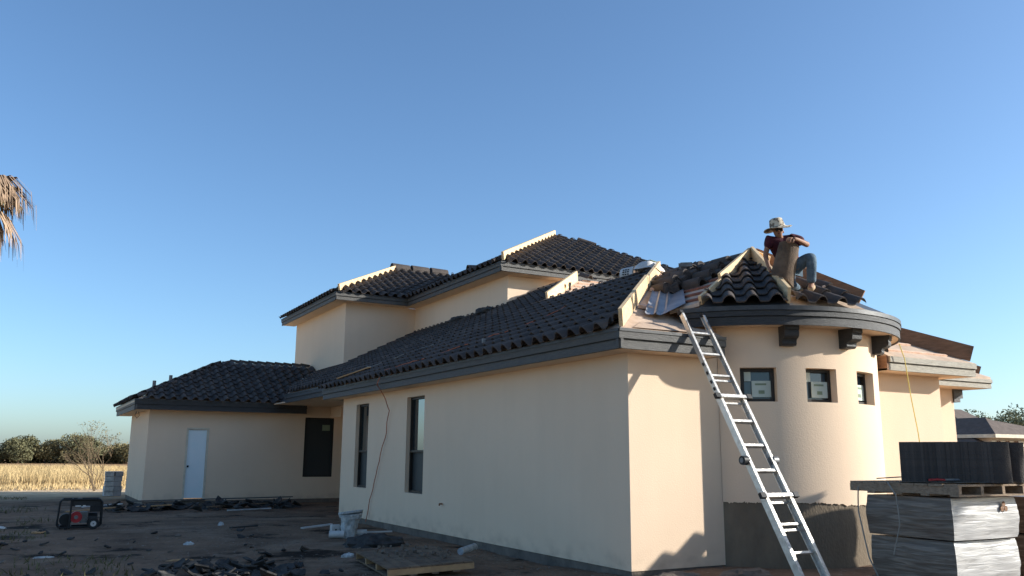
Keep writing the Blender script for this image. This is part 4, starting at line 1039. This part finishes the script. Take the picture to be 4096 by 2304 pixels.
# face details
fc=F(598,300,-.20)
skin('nose','skin',[(F(592,312,-.195),.016),(F(588,330,-.215),.018)],[(0,1)])
mb=MB()
for sx in(-.038,.034): mb.tube([F(600,302,-.185)+pr*sx-pdp*.008,F(600,302,-.185)+pr*sx-pdp*.020],[.030,.027],12)
mb.tube([F(600,300,-.20)-pr*.02,F(600,300,-.20)+pr*.02],.006,6); mb.build('sunglasses','black',man)
MB().tube([F(583,352,-.178),F(600,354,-.184),F(616,352,-.175)],.0055,6).build('mouth','shirt',man)
for sx,d in((.088,-.07),(-.082,-.10)): 
    c=F(618,305,d)+pr*sx; skin('ear','skin',[(c+pup*.02,.013),(c-pup*.02,.011)],[(0,1)])
skin('hair','black',[(F(640,290,-.02),.080),(F(650,320,.0),.06)],[(0,1)])
# fingers: left hand draped over the top of the tile, right hand at its edge
hl=J['haL'][0]
for i in range(4):
    b0=hl+pr*(-.035+.024*i*0)-pr*.01+pup*(.012)-pr*(.02*i); ln=(.075,.085,.08,.06)[i]
    skin('finger','skin',[(hl-pr*(.005+.014*i)+pup*.01,.015),(hl-pr*(.04+.018*i)+pup*.006-pdp*.02,.0135),(hl-pr*(.055+.02*i)-pup*ln*.55-pdp*.028,.012),(hl-pr*(.05+.02*i)-pup*ln-pdp*.02,.010)],[(0,1),(1,2),(2,3)],sub=1)
skin('thumb','skin',[(hl+pr*.01,.016),(hl+pr*.0-pup*.045-pdp*.02,.014),(hl-pr*.02-pup*.075-pdp*.01,.011)],[(0,1),(1,2)],sub=1)
hr=J['haR'][0]
for i in range(4):
    skin('finger','skin',[(hr+pr*.0-pup*.018*i+pup*.02,.014),(hr+pr*.035-pup*.018*i-pdp*.03,.012),(hr+pr*.07-pup*.018*i-pdp*.035,.010)],[(0,1),(1,2)],sub=1)
skin('thumb','skin',[(hr+pup*.02,.015),(hr+pr*.05+pup*.03+pdp*.0,.012)],[(0,1)],sub=1)
# the barrel tile in his hands
mb=MB(); nu,nv=12,6
tl,tr,bl,br=F(560,515,-.34),F(850,570,-.28),F(445,960,-.20),F(755,1150,-.20)
bow=-(pdp)*.10
for th in(0,1):
    for j in range(nv+1):
        for i in range(nu+1):
            u=i/nu;v=j/nv; p=tl.lerp(tr,u).lerp(bl.lerp(br,u),v)+bow*(sin(pi*u)**.8)*(1-.0*v)+pup*.035*sin(pi*u)+pdp*(.03*th); mb.v.append(tuple(p))
m_=(nu+1)*(nv+1)
for j in range(nv):
    for i in range(nu):
        a=j*(nu+1)+i; mb.f+= [(a,a+1,a+nu+2,a+nu+1),(m_+a+1,m_+a,m_+a+nu+1,m_+a+nu+2)]
for i in range(nu): mb.f+= [(i,m_+i,m_+i+1,i+1),(nv*(nu+1)+i,nv*(nu+1)+i+1,m_+nv*(nu+1)+i+1,m_+nv*(nu+1)+i)]
for j in range(nv): a=j*(nu+1);b=a+nu; mb.f+= [(a,a+nu+1,m_+a+nu+1,m_+a),(b,m_+b,m_+b+nu+1,b+nu+1)]
o=mb.build('barrel_tile','tile_back',smooth=True); o.location=PB*S; o.data.set_sharp_from_angle(angle=radians(45)); tag(o,'large weathered brown barrel tile held upright by the crouching man','roof tile')
# hammer behind him
t=thing('hammer','hammer lying behind the crouching man with its pale grip showing','hammer',PB+F(1130,1110,.1)); 
MB().tube([(0,0,0),tuple(pr*.16+pup*.03)],.017,8).build('handle','black',t); MB().tube([tuple(pr*.15+pup*.03),tuple(pr*.2+pup*.045)],.019,8).build('grip_end','palebatten',t); MB().box((-.02,0,-.01),(.05,.05,.11)).build('head','metalgrey',t)
q=f1.on(11.28,9.75,.03)
tag(MB().beam(f1.on(10.75,9.72,.035),f1.on(11.55,9.62,.035),.20,.03,upv=f1.n).build('footing_board','palebatten',origin=(11.1,9.7,4.3)),'short plank under the boots of the crouching man','plank')

# ------------------------------------------------------------------ ground clutter
random.seed(21)
# generator
GX,GY=.80,23.45; gzz=gz(1.2,23.5)
gen=thing('generator','portable black framed generator with a red engine and small wheels','generator',(GX,GY,gzz),radians(-2))
def gt(mb,n,m_,s_=False): return mb.build(n,m_,gen,smooth=s_)
r=.022
def loop(y,tilt=0): return [(.05,y,.05),(.0,y,.12),(.03,y,.62),(.08,y,.69),(.88,y,.69),(.94,y,.63),(.95,y,.12),(.90,y,.06),(.05,y,.05)]
for y in(0,.52): gt(MB().tube(loop(y),r,8),'frame_tube','black')
for x,z in((.08,.69),(.88,.69),(.06,.06),(.88,.06),(.30,.69),(.30,.05)): gt(MB().tube([(x,0,z),(x,.52,z)],r*.9,8),'frame_bar','black')
gt(MB().tube([(.27,0,.02),(.27,0,.69)],r,8),'frame_bar','black')
tk=MB(); tk.box((.6,.26,.61),(.62,.44,.14)); gt(tk,'fuel_tank','blackplastic'); gt(MB().tube([(.45,.26,.68),(.45,.26,.72)],.05,14),'tank_cap','metalgrey')
gt(MB().bb((.36,-.012,.53),(.48,.0,.555)),'label_plate','white'); gt(MB().bb((.52,-.012,.53),(.58,.0,.56)),'label_plate','white')
gt(MB().tube([(.40,.06,.28),(.40,.30,.28)],.13,18),'engine_cover','red'); gt(MB().tube([(.40,.035,.28),(.40,.06,.28)],.045,18),'starter','metalgrey')
eb=MB().box((.56,.26,.27),(.16,.26,.26)); gt(eb,'engine_block','metalgrey')
for k in range(6): gt(MB().box((.585,.115,.19+.035*k),(.10,.02,.012)),'cooling_fin','metalgrey')
gt(MB().tube([(.66,.26,.24),(.86,.26,.24)],.13,16),'alternator','blackplastic'); gt(MB().box((.80,.06,.47),(.24,.10,.14)),'control_panel','black')
gt(MB().tube([(.18,.15,.22),(.18,.40,.22)],.14,14),'air_filter','black')
for y in(-.06,.58):
    w_=gt(MB().tube([(.78,y-.03,.13),(.78,y+.03,.13)],.13,22),'wheel','black'); o=MB().tube([(.78,y-.036,.13),(.78,y+.036,.13)],.065,18).build('rim','white',gen); o.parent=w_
    MB().tube([(.78,y-.042,.13),(.78,y+.042,.13)],.014,8).build('hub','black',w_)
for y in(.02,.5): gt(MB().tube([(.2,y,0),(.2,y,.06)],.035,8),'rubber_foot','black')
# wrapped white/blue stack behind the left wing corner
t=thing('sheet_stack','stack of shingle packs in torn blue and white wrapping behind the left wing','stack',(2.98,39.9,gz(3,40)))
for k in range(5):
    MB().box((.18+random.uniform(-.02,.02),.3,.11+.20*k),(.34,.7,.185),rz=random.uniform(-.05,.05)).build('pack','bag',t)
    MB().box((.50+random.uniform(-.02,.02),.3,.11+.20*k),(.30,.72,.19),rz=random.uniform(-.05,.05)).build('pack','steel',t)
# bags, bucket and blocks by the long wall
def gp_(x,y,d=0): return (x,y,gz(x,y)+d)
t=thing('rubbish_bag','tall crumpled grey white rubbish sack standing before the long wall','sack',gp_(6.35,18.7)); t.scale=(.74,.74,.80)
mb=MB(); N=18;H_=16
for j in range(H_+1):
    v=j/H_; rr=.20+.10*v
    for i in range(N):
        a=2*pi*i/N; k=rr*(1+.16*noise.noise((cos(a)*2,sin(a)*2,v*3))+.07*noise.noise((cos(a)*6,sin(a)*6,v*9))); mb.v.append((k*cos(a)+.06*v,k*sin(a)*.8,.62*v+.05*noise.noise((cos(a),sin(a),v*4))))
for j in range(H_):
    for i in range(N): mb.f.append((j*N+i,j*N+(i+1)%N,(j+1)*N+(i+1)%N,(j+1)*N+i))
mb.f.append(tuple(H_*N+i for i in range(N))); mb.build('sack_body','bag',t)
for k in range(3):
    mb=MB(); n=16
    for z,w_ in((0,1),(.05,1.05)):
        for i in range(n): a=2*pi*i/n; mb.v.append(((.34+.02*k+.03*noise.noise((cos(a)*2,sin(a)*2,k)))*cos(a)+.05,.26*sin(a),z+.55+.055*k+.04*sin(a+k)))
    mb.f=[(i,(i+1)%n,n+(i+1)%n,n+i) for i in range(n)]+[tuple(range(n,2*n))]; mb.build('sack_fold','bag',t)
def cyl_thing(name,lab,cat,p,q,r,mt,n=18):
    o=MB().tube([p,q],r,n).build(name,mt,origin=p,smooth=True); o.data.set_sharp_from_angle(angle=radians(40)); return tag(o,lab,cat)
a=gp_(5.92,18.72,.08); b=gp_(6.22,18.6,.085); cyl_thing('plastic_pipe','white plastic pail lying left of the rubbish sack','pail',a,b,.078,'white')
a=gp_(6.50,18.85,.08); b=gp_(6.80,18.8,.08); cyl_thing('plastic_pipe','grey plastic pail lying right of the rubbish sack','pail',a,b,.075,'bag')
t=thing('plastic_tub','small white tub with a dark hole standing behind the lying pail','tub',gp_(6.12,18.95)); t.scale=(.7,.7,.7); MB().box((0,0,.22),(.26,.2,.36)).build('tub_body','white',t); MB().tube([(0,-.105,.25),(0,-.10,.25)],.028,10).build('spout_hole','black',t)
tag(MB().beam(gp_(5.85,20.6,.06),gp_(6.6,20.7,.12),.14,.03).build('board','white',origin=gp_(6.2,20.6)),'pale strip of board behind the rubbish sack','board')
tag(MB().beam(gp_(6.95,19.4,.03),gp_(7.6,19.3,.03),.07,.03).build('board','white',origin=gp_(7.2,19.4)),'thin pale strip beside the wall right of the sack','board')
cyl_thing('plastic_tube','translucent white tube lying at the far corner of the ground pallet','tube',(6.75,13.9,.0),(7.2,14.25,.03),.06,'bag')
lump(gp_(4.92,14.48,.10),.11,.07,.05,'bag','scrap of white plastic film on the left corner of the ground pallet','plastic film',4,name='plastic_film')
lump(gp_(6.3,16.9),.65,.5,.22,'debris','dark mound of felt scraps behind the ground pallet','mound',8,name='felt_mound')
# rubbish band along the left wing and heap in the foreground: many shards as individual things
def shard(loc,sz,mt,lab,cat,grp,flat=.25,seed=0):
    rnd=random.Random(seed); n=rnd.randint(5,7); mb=MB(); pts=[]
    for i in range(n):
        a=2*pi*i/n+rnd.uniform(-.25,.25); r_=sz*rnd.uniform(.5,1.0); pts.append((r_*cos(a),r_*sin(a)*.75))
    cv=rnd.uniform(.0,.5)*sz
    for x,y in pts: mb.v.append((x,y,cv*(x/sz)**2))
    for x,y in pts: mb.v.append((x,y,cv*(x/sz)**2+.018+flat*.03))
    mb.v+= [(0,0,0),(0,0,.02+flat*.03)]
    for i in range(n): j=(i+1)%n; mb.f+= [(i,j,n+j,n+i),(n+i,n+j,2*n+1),(j,i,2*n)]
    o=mb.build('tile_shard',mt); o.location=Vector(loc)*S; o.rotation_euler=(rnd.uniform(-.5,.5),rnd.uniform(-.5,.5),rnd.uniform(0,6.28)); return tag(o,lab,cat,grp)
sd_=100
for i in range(95):   # heap left of the ground pallet
    x=random.gauss(2.7,.8);y=random.gauss(13.9,.55)
    shard(gp_(x,y,random.uniform(.01,.12)*max(0,1-abs(x-2.6)/1.4)+.01),random.uniform(.07,.24),'debris','dark shard in the heap of broken tiles left of the ground pallet','roof tile shard','broken tiles heaped left of the ground pallet',seed=sd_+i)
for i in range(42):
    x=random.uniform(-1.2,6.2);y=random.uniform(13.2,22)
    shard(gp_(x,y,.01),random.uniform(.04,.15),random.choice(['debris','debris','clod']),'small dark scrap scattered on the bare dirt yard','scrap','scraps scattered over the yard',seed=300+i)
for i in range(85):
    t_=random.random(); x=2.0+t_*6.2;y=30.6-abs(random.gauss(0,.7))*1.2-1.2*(1-t_)*0
    shard(gp_(x,y,random.uniform(.0,.16)),random.uniform(.12,.42),'debris','dark scrap in the band of rubble before the left wing','scrap','rubble before the left wing',seed=500+i)
for i in range(34):
    x=random.uniform(4.9,7.0);y=random.uniform(12.6,14.6); u=(x-4.82)
    sh=shard((x*.6+2.05,y,.015+.044*(x*.6+2.05-4.82)),random.uniform(.02,.06),'clod','small clod of dirt lying on the ground pallet','clod','clods on the ground pallet',flat=1.0,seed=700+i)
strips=[((1.2,29.2,.05),(2.6,29.9,.1),'palletlight','long pale wood strip in the rubble nearest the generator'),((3.1,29.5,.12),(4.2,29.7,.16),'palletlight','pale wood strip in the rubble below the door'),((1.7,30.6,.1),(2.9,31.2,.14),'bag','grey strip leaning near the left wing corner'),
 ((5.2,29.2,.1),(7.4,30.0,.15),'palletwood','long thin stick pointing at the recess'),((5.6,28.0,.05),(7.0,28.3,.06),'bag','pale strip lying flat in front of the rubble'),((7.6,28.2,.1),(7.8,30.0,.1),'debris','dark stick near the recess corner'),((4.4,21.5,.04),(5.1,21.9,.05),'debris','dark stick alone on the dirt before the recess'),((3.2,31.5,.2),(8.6,31.7,.24),'charcoal','long dark board along the foot of the left wing')]
for a,b,mt,lab in strips:
    a=(a[0],a[1],gz(a[0],a[1])+a[2]);b=(b[0],b[1],gz(b[0],b[1])+b[2])
    tag(MB().beam(a,b,.09,.035).build('wood_strip',mt,origin=a),lab,'wood strip')
lump(gp_(4.5,23.2),.07,.07,.08,'bag','small white ball of plastic on the yard','plastic',5,name='plastic_scrap'); lump(gp_(-.4,24.2),.18,.12,.06,'bag','white plastic bag at the left edge of the yard','plastic bag',6,name='plastic_bag')
lump(gp_(.45,17.4),.16,.05,.03,'bag','thin white scrap on the dark grass in the left foreground','plastic',7,name='plastic_scrap')
lump(gp_(3.05,18.8),.10,.08,.06,'bag','grey crumpled scrap in the middle of the yard','scrap',12,name='paper_scrap')
lump(gp_(2.45,15.9),.22,.035,.03,'palletlight','curved pale strip lying in the yard','strip',2,name='curved_strip')
t=thing('cord_reel','small heap of yellow cord beside the generator','cord',gp_(.42,22.3)); MB().tube([(.14*cos(a*.7)*(1-.02*a)+.02*sin(a*2.3),.10*sin(a*.7),.02+.006*(a%5)) for a in range(40)],.014,5).build('cord_coil','palletlight',t)
lump((.45+0.05,22.35,gz(.4,22.3)),.13,.1,.09,'debris','dark tool lying in the yellow cord','tool',13,name='dark_tool')
lump(gp_(9.1,10.0-.55),.45,.22,.12,'clod','dirt heap at the foot of the turret','dirt heap',31,name='dirt_heap'); lump(gp_(8.2,9.95),.55,.2,.10,'clod','dirt heap at the foot of the sunlit wall','dirt heap',33,name='dirt_heap')

rg=random.Random(99); mb=MB()
for i in range(2600):
    y=12.2+10.5*rg.random()**1.5 if i%3 else rg.uniform(22,31); x=rg.uniform(-1.5-.05*y,7.6)
    if noise.noise((x*.6,y*.5,9))<-.12: continue
    z=gz(x,y); q=rg.uniform(.008,.03); a=rg.uniform(0,6.28); h=q*rg.uniform(.5,1.1)
    p=[(x+q*cos(a+k*2.09)*rg.uniform(.7,1.2),y+q*sin(a+k*2.09)*rg.uniform(.7,1.2),z-.003) for k in range(3)]+[(x+q*.2,y,z+h)]
    mb.add(p,[(0,1,3),(1,2,3),(2,0,3)])
tag(mb.build('gravel','clod'),'loose clods and gravel strewn over the dirt yard',kind='stuff')
tag(MB().tube([(7.83,17.05,.62),(7.76,17.05,.62),(7.74,17.0,.60)],.018,7).build('pipe_stub','pinedark',origin=(7.8,17.05,.62)),'small rusty pipe stub sticking out of the long wall','pipe')

# ------------------------------------------------------------------ vegetation
import numpy as np
def blades(name,mt,n,xr,yr,hr,wr,lean=.25,seed=1,mask=None,kind='stuff',label=None):
    rng=np.random.default_rng(seed); x=rng.uniform(*xr,n);y=rng.uniform(*yr,n) if not callable(yr) else yr(rng,n)
    if mask is not None:
        k=np.array([mask(a,b) for a,b in zip(x,y)]); x=x[k];y=y[k]; n=len(x)
    h=rng.uniform(*hr,n);w_=rng.uniform(*wr,n);a=rng.uniform(0,2*pi,n);lx=rng.normal(0,lean,n)*h;ly=rng.normal(0,lean,n)*h
    z=np.array([gz(p,q) for p,q in zip(x,y)])-.02
    V=np.empty((n*3,3)); V[0::3]=np.c_[x-np.cos(a)*w_,y-np.sin(a)*w_,z];V[1::3]=np.c_[x+np.cos(a)*w_,y+np.sin(a)*w_,z];V[2::3]=np.c_[x+lx,y+ly,z+h]
    V*=S; me=bpy.data.meshes.new(name); me.vertices.add(n*3); me.vertices.foreach_set('co',V.ravel()); me.loops.add(n*3); me.loops.foreach_set('vertex_index',np.arange(n*3,dtype=np.int32))
    me.polygons.add(n); me.polygons.foreach_set('loop_start',np.arange(0,n*3,3,dtype=np.int32)); me.polygons.foreach_set('loop_total',np.full(n,3,dtype=np.int32)); me.update(calc_edges=True); me.validate()
    me.materials.append(M[mt]); o=bpy.data.objects.new(name,me); COL.objects.link(o); return tag(o,label,None,None,kind)
def edge(x): return 51.5+1.6*noise.noise((x*.25,0,4))
blades('dry_grass','drygrass',170000,(-26,8),(49,90),(.25,.8),(.010,.028),seed=2,mask=lambda x,y:y>edge(x) and noise.noise((x*.2,y*.12,1))>-.45 and abs(x)<.30*y+3,label='tall straw coloured dry grass across the field')
blades('dry_grass','drygrass',6000,(-8,8),(46,53),(.08,.3),(.015,.03),seed=5,label='short dry tufts along the track')
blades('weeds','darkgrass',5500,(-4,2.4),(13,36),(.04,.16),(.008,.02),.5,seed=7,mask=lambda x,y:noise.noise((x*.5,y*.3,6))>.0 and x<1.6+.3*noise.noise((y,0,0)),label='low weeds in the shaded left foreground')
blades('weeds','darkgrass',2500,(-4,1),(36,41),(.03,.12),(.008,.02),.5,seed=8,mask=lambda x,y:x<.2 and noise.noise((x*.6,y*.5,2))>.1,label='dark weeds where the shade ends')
def leafcloud(name,mt,parent,blobs,n,size,seed,origin):
    rng=np.random.default_rng(seed); ws=np.array([b[3]*b[4]*b[5] for b in blobs])**.75; ws/=ws.sum(); idx=rng.choice(len(blobs),n,p=ws); B=np.array(blobs)[idx]
    d=rng.normal(size=(n,3)); d/=np.linalg.norm(d,axis=1)[:,None]; r_=rng.uniform(.45,1.05,n)**.6
    lumpn=np.array([1+.35*noise.noise(Vector(v)*1.9+Vector((seed,i%7,0))) for i,v in zip(idx,d)])
    c=B[:,:3]+d*B[:,3:6]*(r_*lumpn)[:,None]; c-=np.array(origin)
    u=rng.normal(size=(n,3));u/=np.linalg.norm(u,axis=1)[:,None];v=np.cross(u,rng.normal(size=(n,3)));v/=np.linalg.norm(v,axis=1)[:,None]; s_=rng.uniform(.5,1.2,n)[:,None]*size
    V=np.empty((n*4,3));V[0::4]=c-u*s_;V[1::4]=c+v*s_*.45;V[2::4]=c+u*s_;V[3::4]=c-v*s_*.45; V*=S
    me=bpy.data.meshes.new(name); me.vertices.add(n*4); me.vertices.foreach_set('co',V.ravel()); me.loops.add(n*4); me.loops.foreach_set('vertex_index',np.arange(n*4,dtype=np.int32)); me.polygons.add(n)
    me.polygons.foreach_set('loop_start',np.arange(0,n*4,4,dtype=np.int32)); me.polygons.foreach_set('loop_total',np.full(n,4,dtype=np.int32)); me.update(calc_edges=True); me.materials.append(M[mt])
    o=bpy.data.objects.new(name,me); COL.objects.link(o); o.parent=parent; return o
def tree(x,y,h,rx,lab,mt='leaf',n=2600,size=.22,seed=0,group=None,name='mesquite_tree',base=.15,bl=7):
    rnd=random.Random(seed); z0=gz(x,y) if y<400 else 0; t=thing(name,lab,'tree',(x,y,z0),group=group); org=(x,y,z0)
    blobs=[]
    for i in range(bl):
        a=rnd.uniform(0,6.28);q=rnd.uniform(0,.7)*rx; hz=rnd.uniform(base+.15,.82)*h; s_=rnd.uniform(.28,.5)*rx; blobs.append((x+q*cos(a),y+q*sin(a),z0+hz,s_*1.2,s_*1.2,min(s_,h*.3)))
    blobs.append((x,y,z0+h*.55,rx*.7,rx*.7,h*.36))
    leafcloud('crown',mt,t,blobs,n,size,seed,org)
    mb=MB(); mb.tube([(0,0,-.1),(.1,0,h*.3),(.05,.1,h*.6)],[h*.04,h*.03,h*.012],7).build('trunk','bark',t)
    for i in range(5):
        b=blobs[i]; MB().tube([(.05,0,h*.18+.05*i),((b[0]-x)*.5,(b[1]-y)*.5,(b[2]-z0)*.7),(b[0]-x,b[1]-y,b[2]-z0)],[h*.018,h*.01,h*.004],5).build('limb','bark',t)
    return t
random.seed(5)
tl_=['pale leafless looking tree at the left edge of the tree line','dark rounded tree rising left in the tree line','low olive tree between the two dark rounded trees','large dark rounded tree in the middle of the tree line','olive tree right of the middle dark tree','yellowish tree at the right end of the tree line']
spec=[(-6.5,150,3.6,3.2,'leafgrey'),(-1.0,151,4.4,2.8,'leaf'),(2.6,152,3.3,3.0,'leaf2'),(8.0,150,4.2,4.0,'leaf'),(12.6,152,3.3,3.2,'leaf2'),(17.0,149,3.6,3.5,'leaf2')]
for (x,y,h,rx,mt),lab in zip(spec,tl_): tree(x,y,h,rx,lab,mt,6000,.19,seed=int(x*10)+200)
# brush below them reads as one mass
br=thing('brush','dense olive brush filling the foot of the tree line','brush',(5,153,0))
blobs=[(-22+1.9*i+random.uniform(-.6,.6),153+random.uniform(-1.5,2.5),.9,2.4,2.0,random.uniform(1.0,1.9)) for i in range(36)]
o=leafcloud('brush_leaves','leaf2',br,blobs,40000,.24,77,(5,153,0)); o['kind']='stuff'
MB().prism([(-40,155),(60,155),(60,157),(-40,157)],-.2,1.7).build('brush_core','leaf',br)
# bare mesquite beside the left wing
def baretree(x,y,h,lab,seed,leafn=700):
    rnd=random.Random(seed); t=thing('mesquite_sapling',lab,'tree',gp_(x,y)); tips=[]
    def grow(p,d,L,r,dep,mb):
        q=p+d*L; mid_=p+d*L*.5+Vector((rnd.uniform(-1,1),rnd.uniform(-1,1),rnd.uniform(-.3,.3)))*L*.12
        mb.tube([p,mid_,q],[r,r*.85,r*.65],4,cap=False)
        if dep==0: tips.append(q); return
        for _ in range(rnd.choice((2,3,3))):
            nd=(d+Vector((rnd.uniform(-1,1),rnd.uniform(-1,1),rnd.uniform(-.35,.7)))*.75).normalized(); grow(q,nd,L*rnd.uniform(.6,.85),r*.62,dep-1,mb)
    for i in range(4):
        mb=MB(); a=rnd.uniform(0,6.28); grow(Vector((.1*cos(a),.1*sin(a),-.05)),Vector((.5*cos(a),.5*sin(a),1)).normalized(),h*.33,.024,4,mb); mb.build('stem','twig',t)
    b=[(p.x+x,p.y+y,p.z+gz(x,y),.12,.12,.10) for p in tips]
    leafcloud('foliage','leaf2',t,b,leafn,.045,seed,gp_(x,y)); return t
baretree(2.95,44.5,2.5,'sparse thorny mesquite sapling beside the left wing',4,260)
baretree(3.2,46.5,3.2,'second bare mesquite sapling half hidden by the left wing',9,500)
# trees behind the neighbour house
tree(63.0,40.6,6.0,2.4,'thin grey green tree above the neighbour roof, left one','leafgrey',4500,.14,seed=61,bl=14,base=.3)
tree(64.6,38.0,5.7,2.6,'thin grey green tree above the neighbour roof, right one','leafgrey',4500,.14,seed=62,bl=14,base=.3)
tree(61.5,43.6,5.2,1.6,'small wispy tree just right of the end wall','leafgrey',900,.10,seed=63,bl=6,base=.4)
# unseen trees added out of frame, right, to shade the left foreground
def add_shade_tree(x,y,z,r,lab,seed,n=9000):
    rnd=random.Random(seed); t=thing('added_shade_tree',lab,'tree',(x,y,0)); blobs=[(x+rnd.uniform(-.5,.5)*r,y+rnd.uniform(-.5,.5)*r,z+rnd.uniform(-.4,.4)*r,r*.55,r*.55,r*.5) for _ in range(9)]+[(x,y,z,r*.85,r*.85,r*.8)]
    leafcloud('crown','leaf',t,blobs,n,.28,seed,(x,y,0)); MB().tube([(0,0,-.2),(.1,.1,z*.5),(0,0,z)],[.35,.28,.12],9).build('trunk','bark',t)
    for i in range(5): b=blobs[i]; MB().tube([(0,0,z*.55),(b[0]-x,b[1]-y,b[2])],[.14,.05],6).build('limb','bark',t)
add_shade_tree(20,-1.6,9.6,3.6,'added shade tree outside the frame to the right, nearer one',91); add_shade_tree(22,-9,8.8,4.2,'added shade tree outside the frame to the right, farther one',92)

# palm at the left edge
PX,PY=-1.45,15.95; pz=5.95
palm=thing('palm_tree','fan palm with drooping dead fronds cut by the left edge of the photo','palm tree',(PX,PY,gz(PX,PY)))
g0=gz(PX,PY)
MB().tube([(0,0,-.1),(.03,0,1.5),(-.02,.02,3.5),(0,0,pz-g0)],[.24,.19,.17,.18],14).build('trunk','bark',palm)
rnd=random.Random(17)
def frond(az,el,L,mt,fan=.62,nleaf=26,droop=.5):
    d=Vector((cos(az)*cos(el),sin(az)*cos(el),sin(el))); b=Vector((0,0,pz-g0)); hub=b+d*L*.45+Vector((0,0,-.08*L)); sd2=Vector((-sin(az),cos(az),0))
    mb=MB(); mb.tube([b,b+d*L*.25,hub],[.022,.016,.012],5)
    for i in range(nleaf):
        t=(i/(nleaf-1)*2-1); ang=t*1.25; dd=(d*cos(ang)+sd2*sin(ang)).normalized(); ll=fan*L*(1-.28*abs(t))*rnd.uniform(.85,1.1)
        p0=hub;p1=hub+dd*ll*.5+Vector((0,0,-.06*ll)); p2=hub+dd*ll*.8+Vector((0,0,-droop*ll*.55))+Vector((rnd.uniform(-.04,.04),rnd.uniform(-.04,.04),0)); p3=p2+Vector((dd.x*.05,dd.y*.05,-droop*ll*rnd.uniform(.3,.7)))
        w_=.020; s3=dd.cross(Vector((0,0,1))); s3=s3.normalized() if s3.length>.01 else sd2
        v=[p0-s3*w_*.4,p0+s3*w_*.4,p1+s3*w_,p1-s3*w_,p2+s3*w_*.6,p2-s3*w_*.6,p3+s3*w_*.15,p3-s3*w_*.15]; mb.add(v,[(0,1,2,3),(3,2,4,5),(5,4,6,7)])
    mb.build('frond',mt,palm)
for i in range(22): frond(rnd.uniform(0,6.28),rnd.uniform(-.1,.8),rnd.uniform(.95,1.25),'palmgreen' if i%3==0 else 'palmdead',droop=rnd.uniform(.5,1.0))
for i in range(20): frond(rnd.uniform(0,6.28),rnd.uniform(-.9,-.2),rnd.uniform(.65,.9),'palmdead',droop=rnd.uniform(.7,1.3))
for az,el in((-.25,.28),(-.1,.12),(.1,.2),(-.4,.05),(0,-.45),(-.3,-.65),(.2,-.6)): frond(az,el,rnd.uniform(1.0,1.3),'palmdead',droop=.8,nleaf=34)

# ------------------------------------------------------------------ neighbour house
NB=(46.8,28.9,0)
nb=thing('neighbour_house','low tan house with brown shingle hip roofs beyond the right end wall','house',NB)
def nbm(mb,n,m_): return mb.build(n,m_,nb,origin=NB)
def roofpoly(pts,n='roof'): 
    mb=MB(); c=[Vector(p) for p in pts]; nn=(c[1]-c[0]).cross(c[2]-c[0]).normalized(); nn=-nn if nn.z<0 else nn
    k=len(pts); mb.v=[tuple(p) for p in c]+[tuple(p-nn*.08) for p in c]; mb.f=[tuple(range(k)),tuple(reversed(range(k,2*k)))]+[(i,k+i,k+(i+1)%k,(i+1)%k) for i in range(k)]; nbm(mb,n,'shingle')
zb=2.98
roofpoly([(46.8,28.9,zb),(50.2,28.9,zb),(48.4,30.4,3.98)]); roofpoly([(46.8,28.9,zb),(48.4,30.4,3.98),(48.4,34.5,3.98),(46.8,34.5,zb)]); roofpoly([(50.2,28.9,zb),(56,28.9,zb),(56,34,3.6),(48.4,30.4,3.98)])
roofpoly([(46.2,29.6,2.45),(52,29.6,2.45),(52,34.2,4.7),(50.8,34.2,4.7)]); roofpoly([(46.2,29.6,2.45),(50.8,34.2,4.7),(50.8,44,4.7),(46.2,44,2.45)])
nbm(MB().bb((46.75,28.86,2.78),(56,28.95,2.975)),'fascia_board','cream'); nbm(MB().bb((46.72,28.96,2.78),(46.80,34.5,2.975)),'fascia_board','cream'); nbm(MB().bb((46.15,29.55,2.3),(46.72,29.64,2.44)),'fascia_board','cream')
mb=MB(); mb.bb((47.2,29.4,-.2),(56,44,2.85)); nbm(mb,'wall','neighbour_wall'); nbm(MB().bb((47.1,29.3,2.3),(56,29.4,2.62)),'wall_band','cream')
for i in range(6): nbm(MB().bb((47.5+.42*(i//2)*2+.2*(i%2),29.22,2.0),(47.56+.42*(i//2)*2+.2*(i%2),29.3,2.62)),'post','pinedark')
nbm(MB().bb((49.4,29.2,-.1),(49.8,29.3,2.6)),'column','cream')
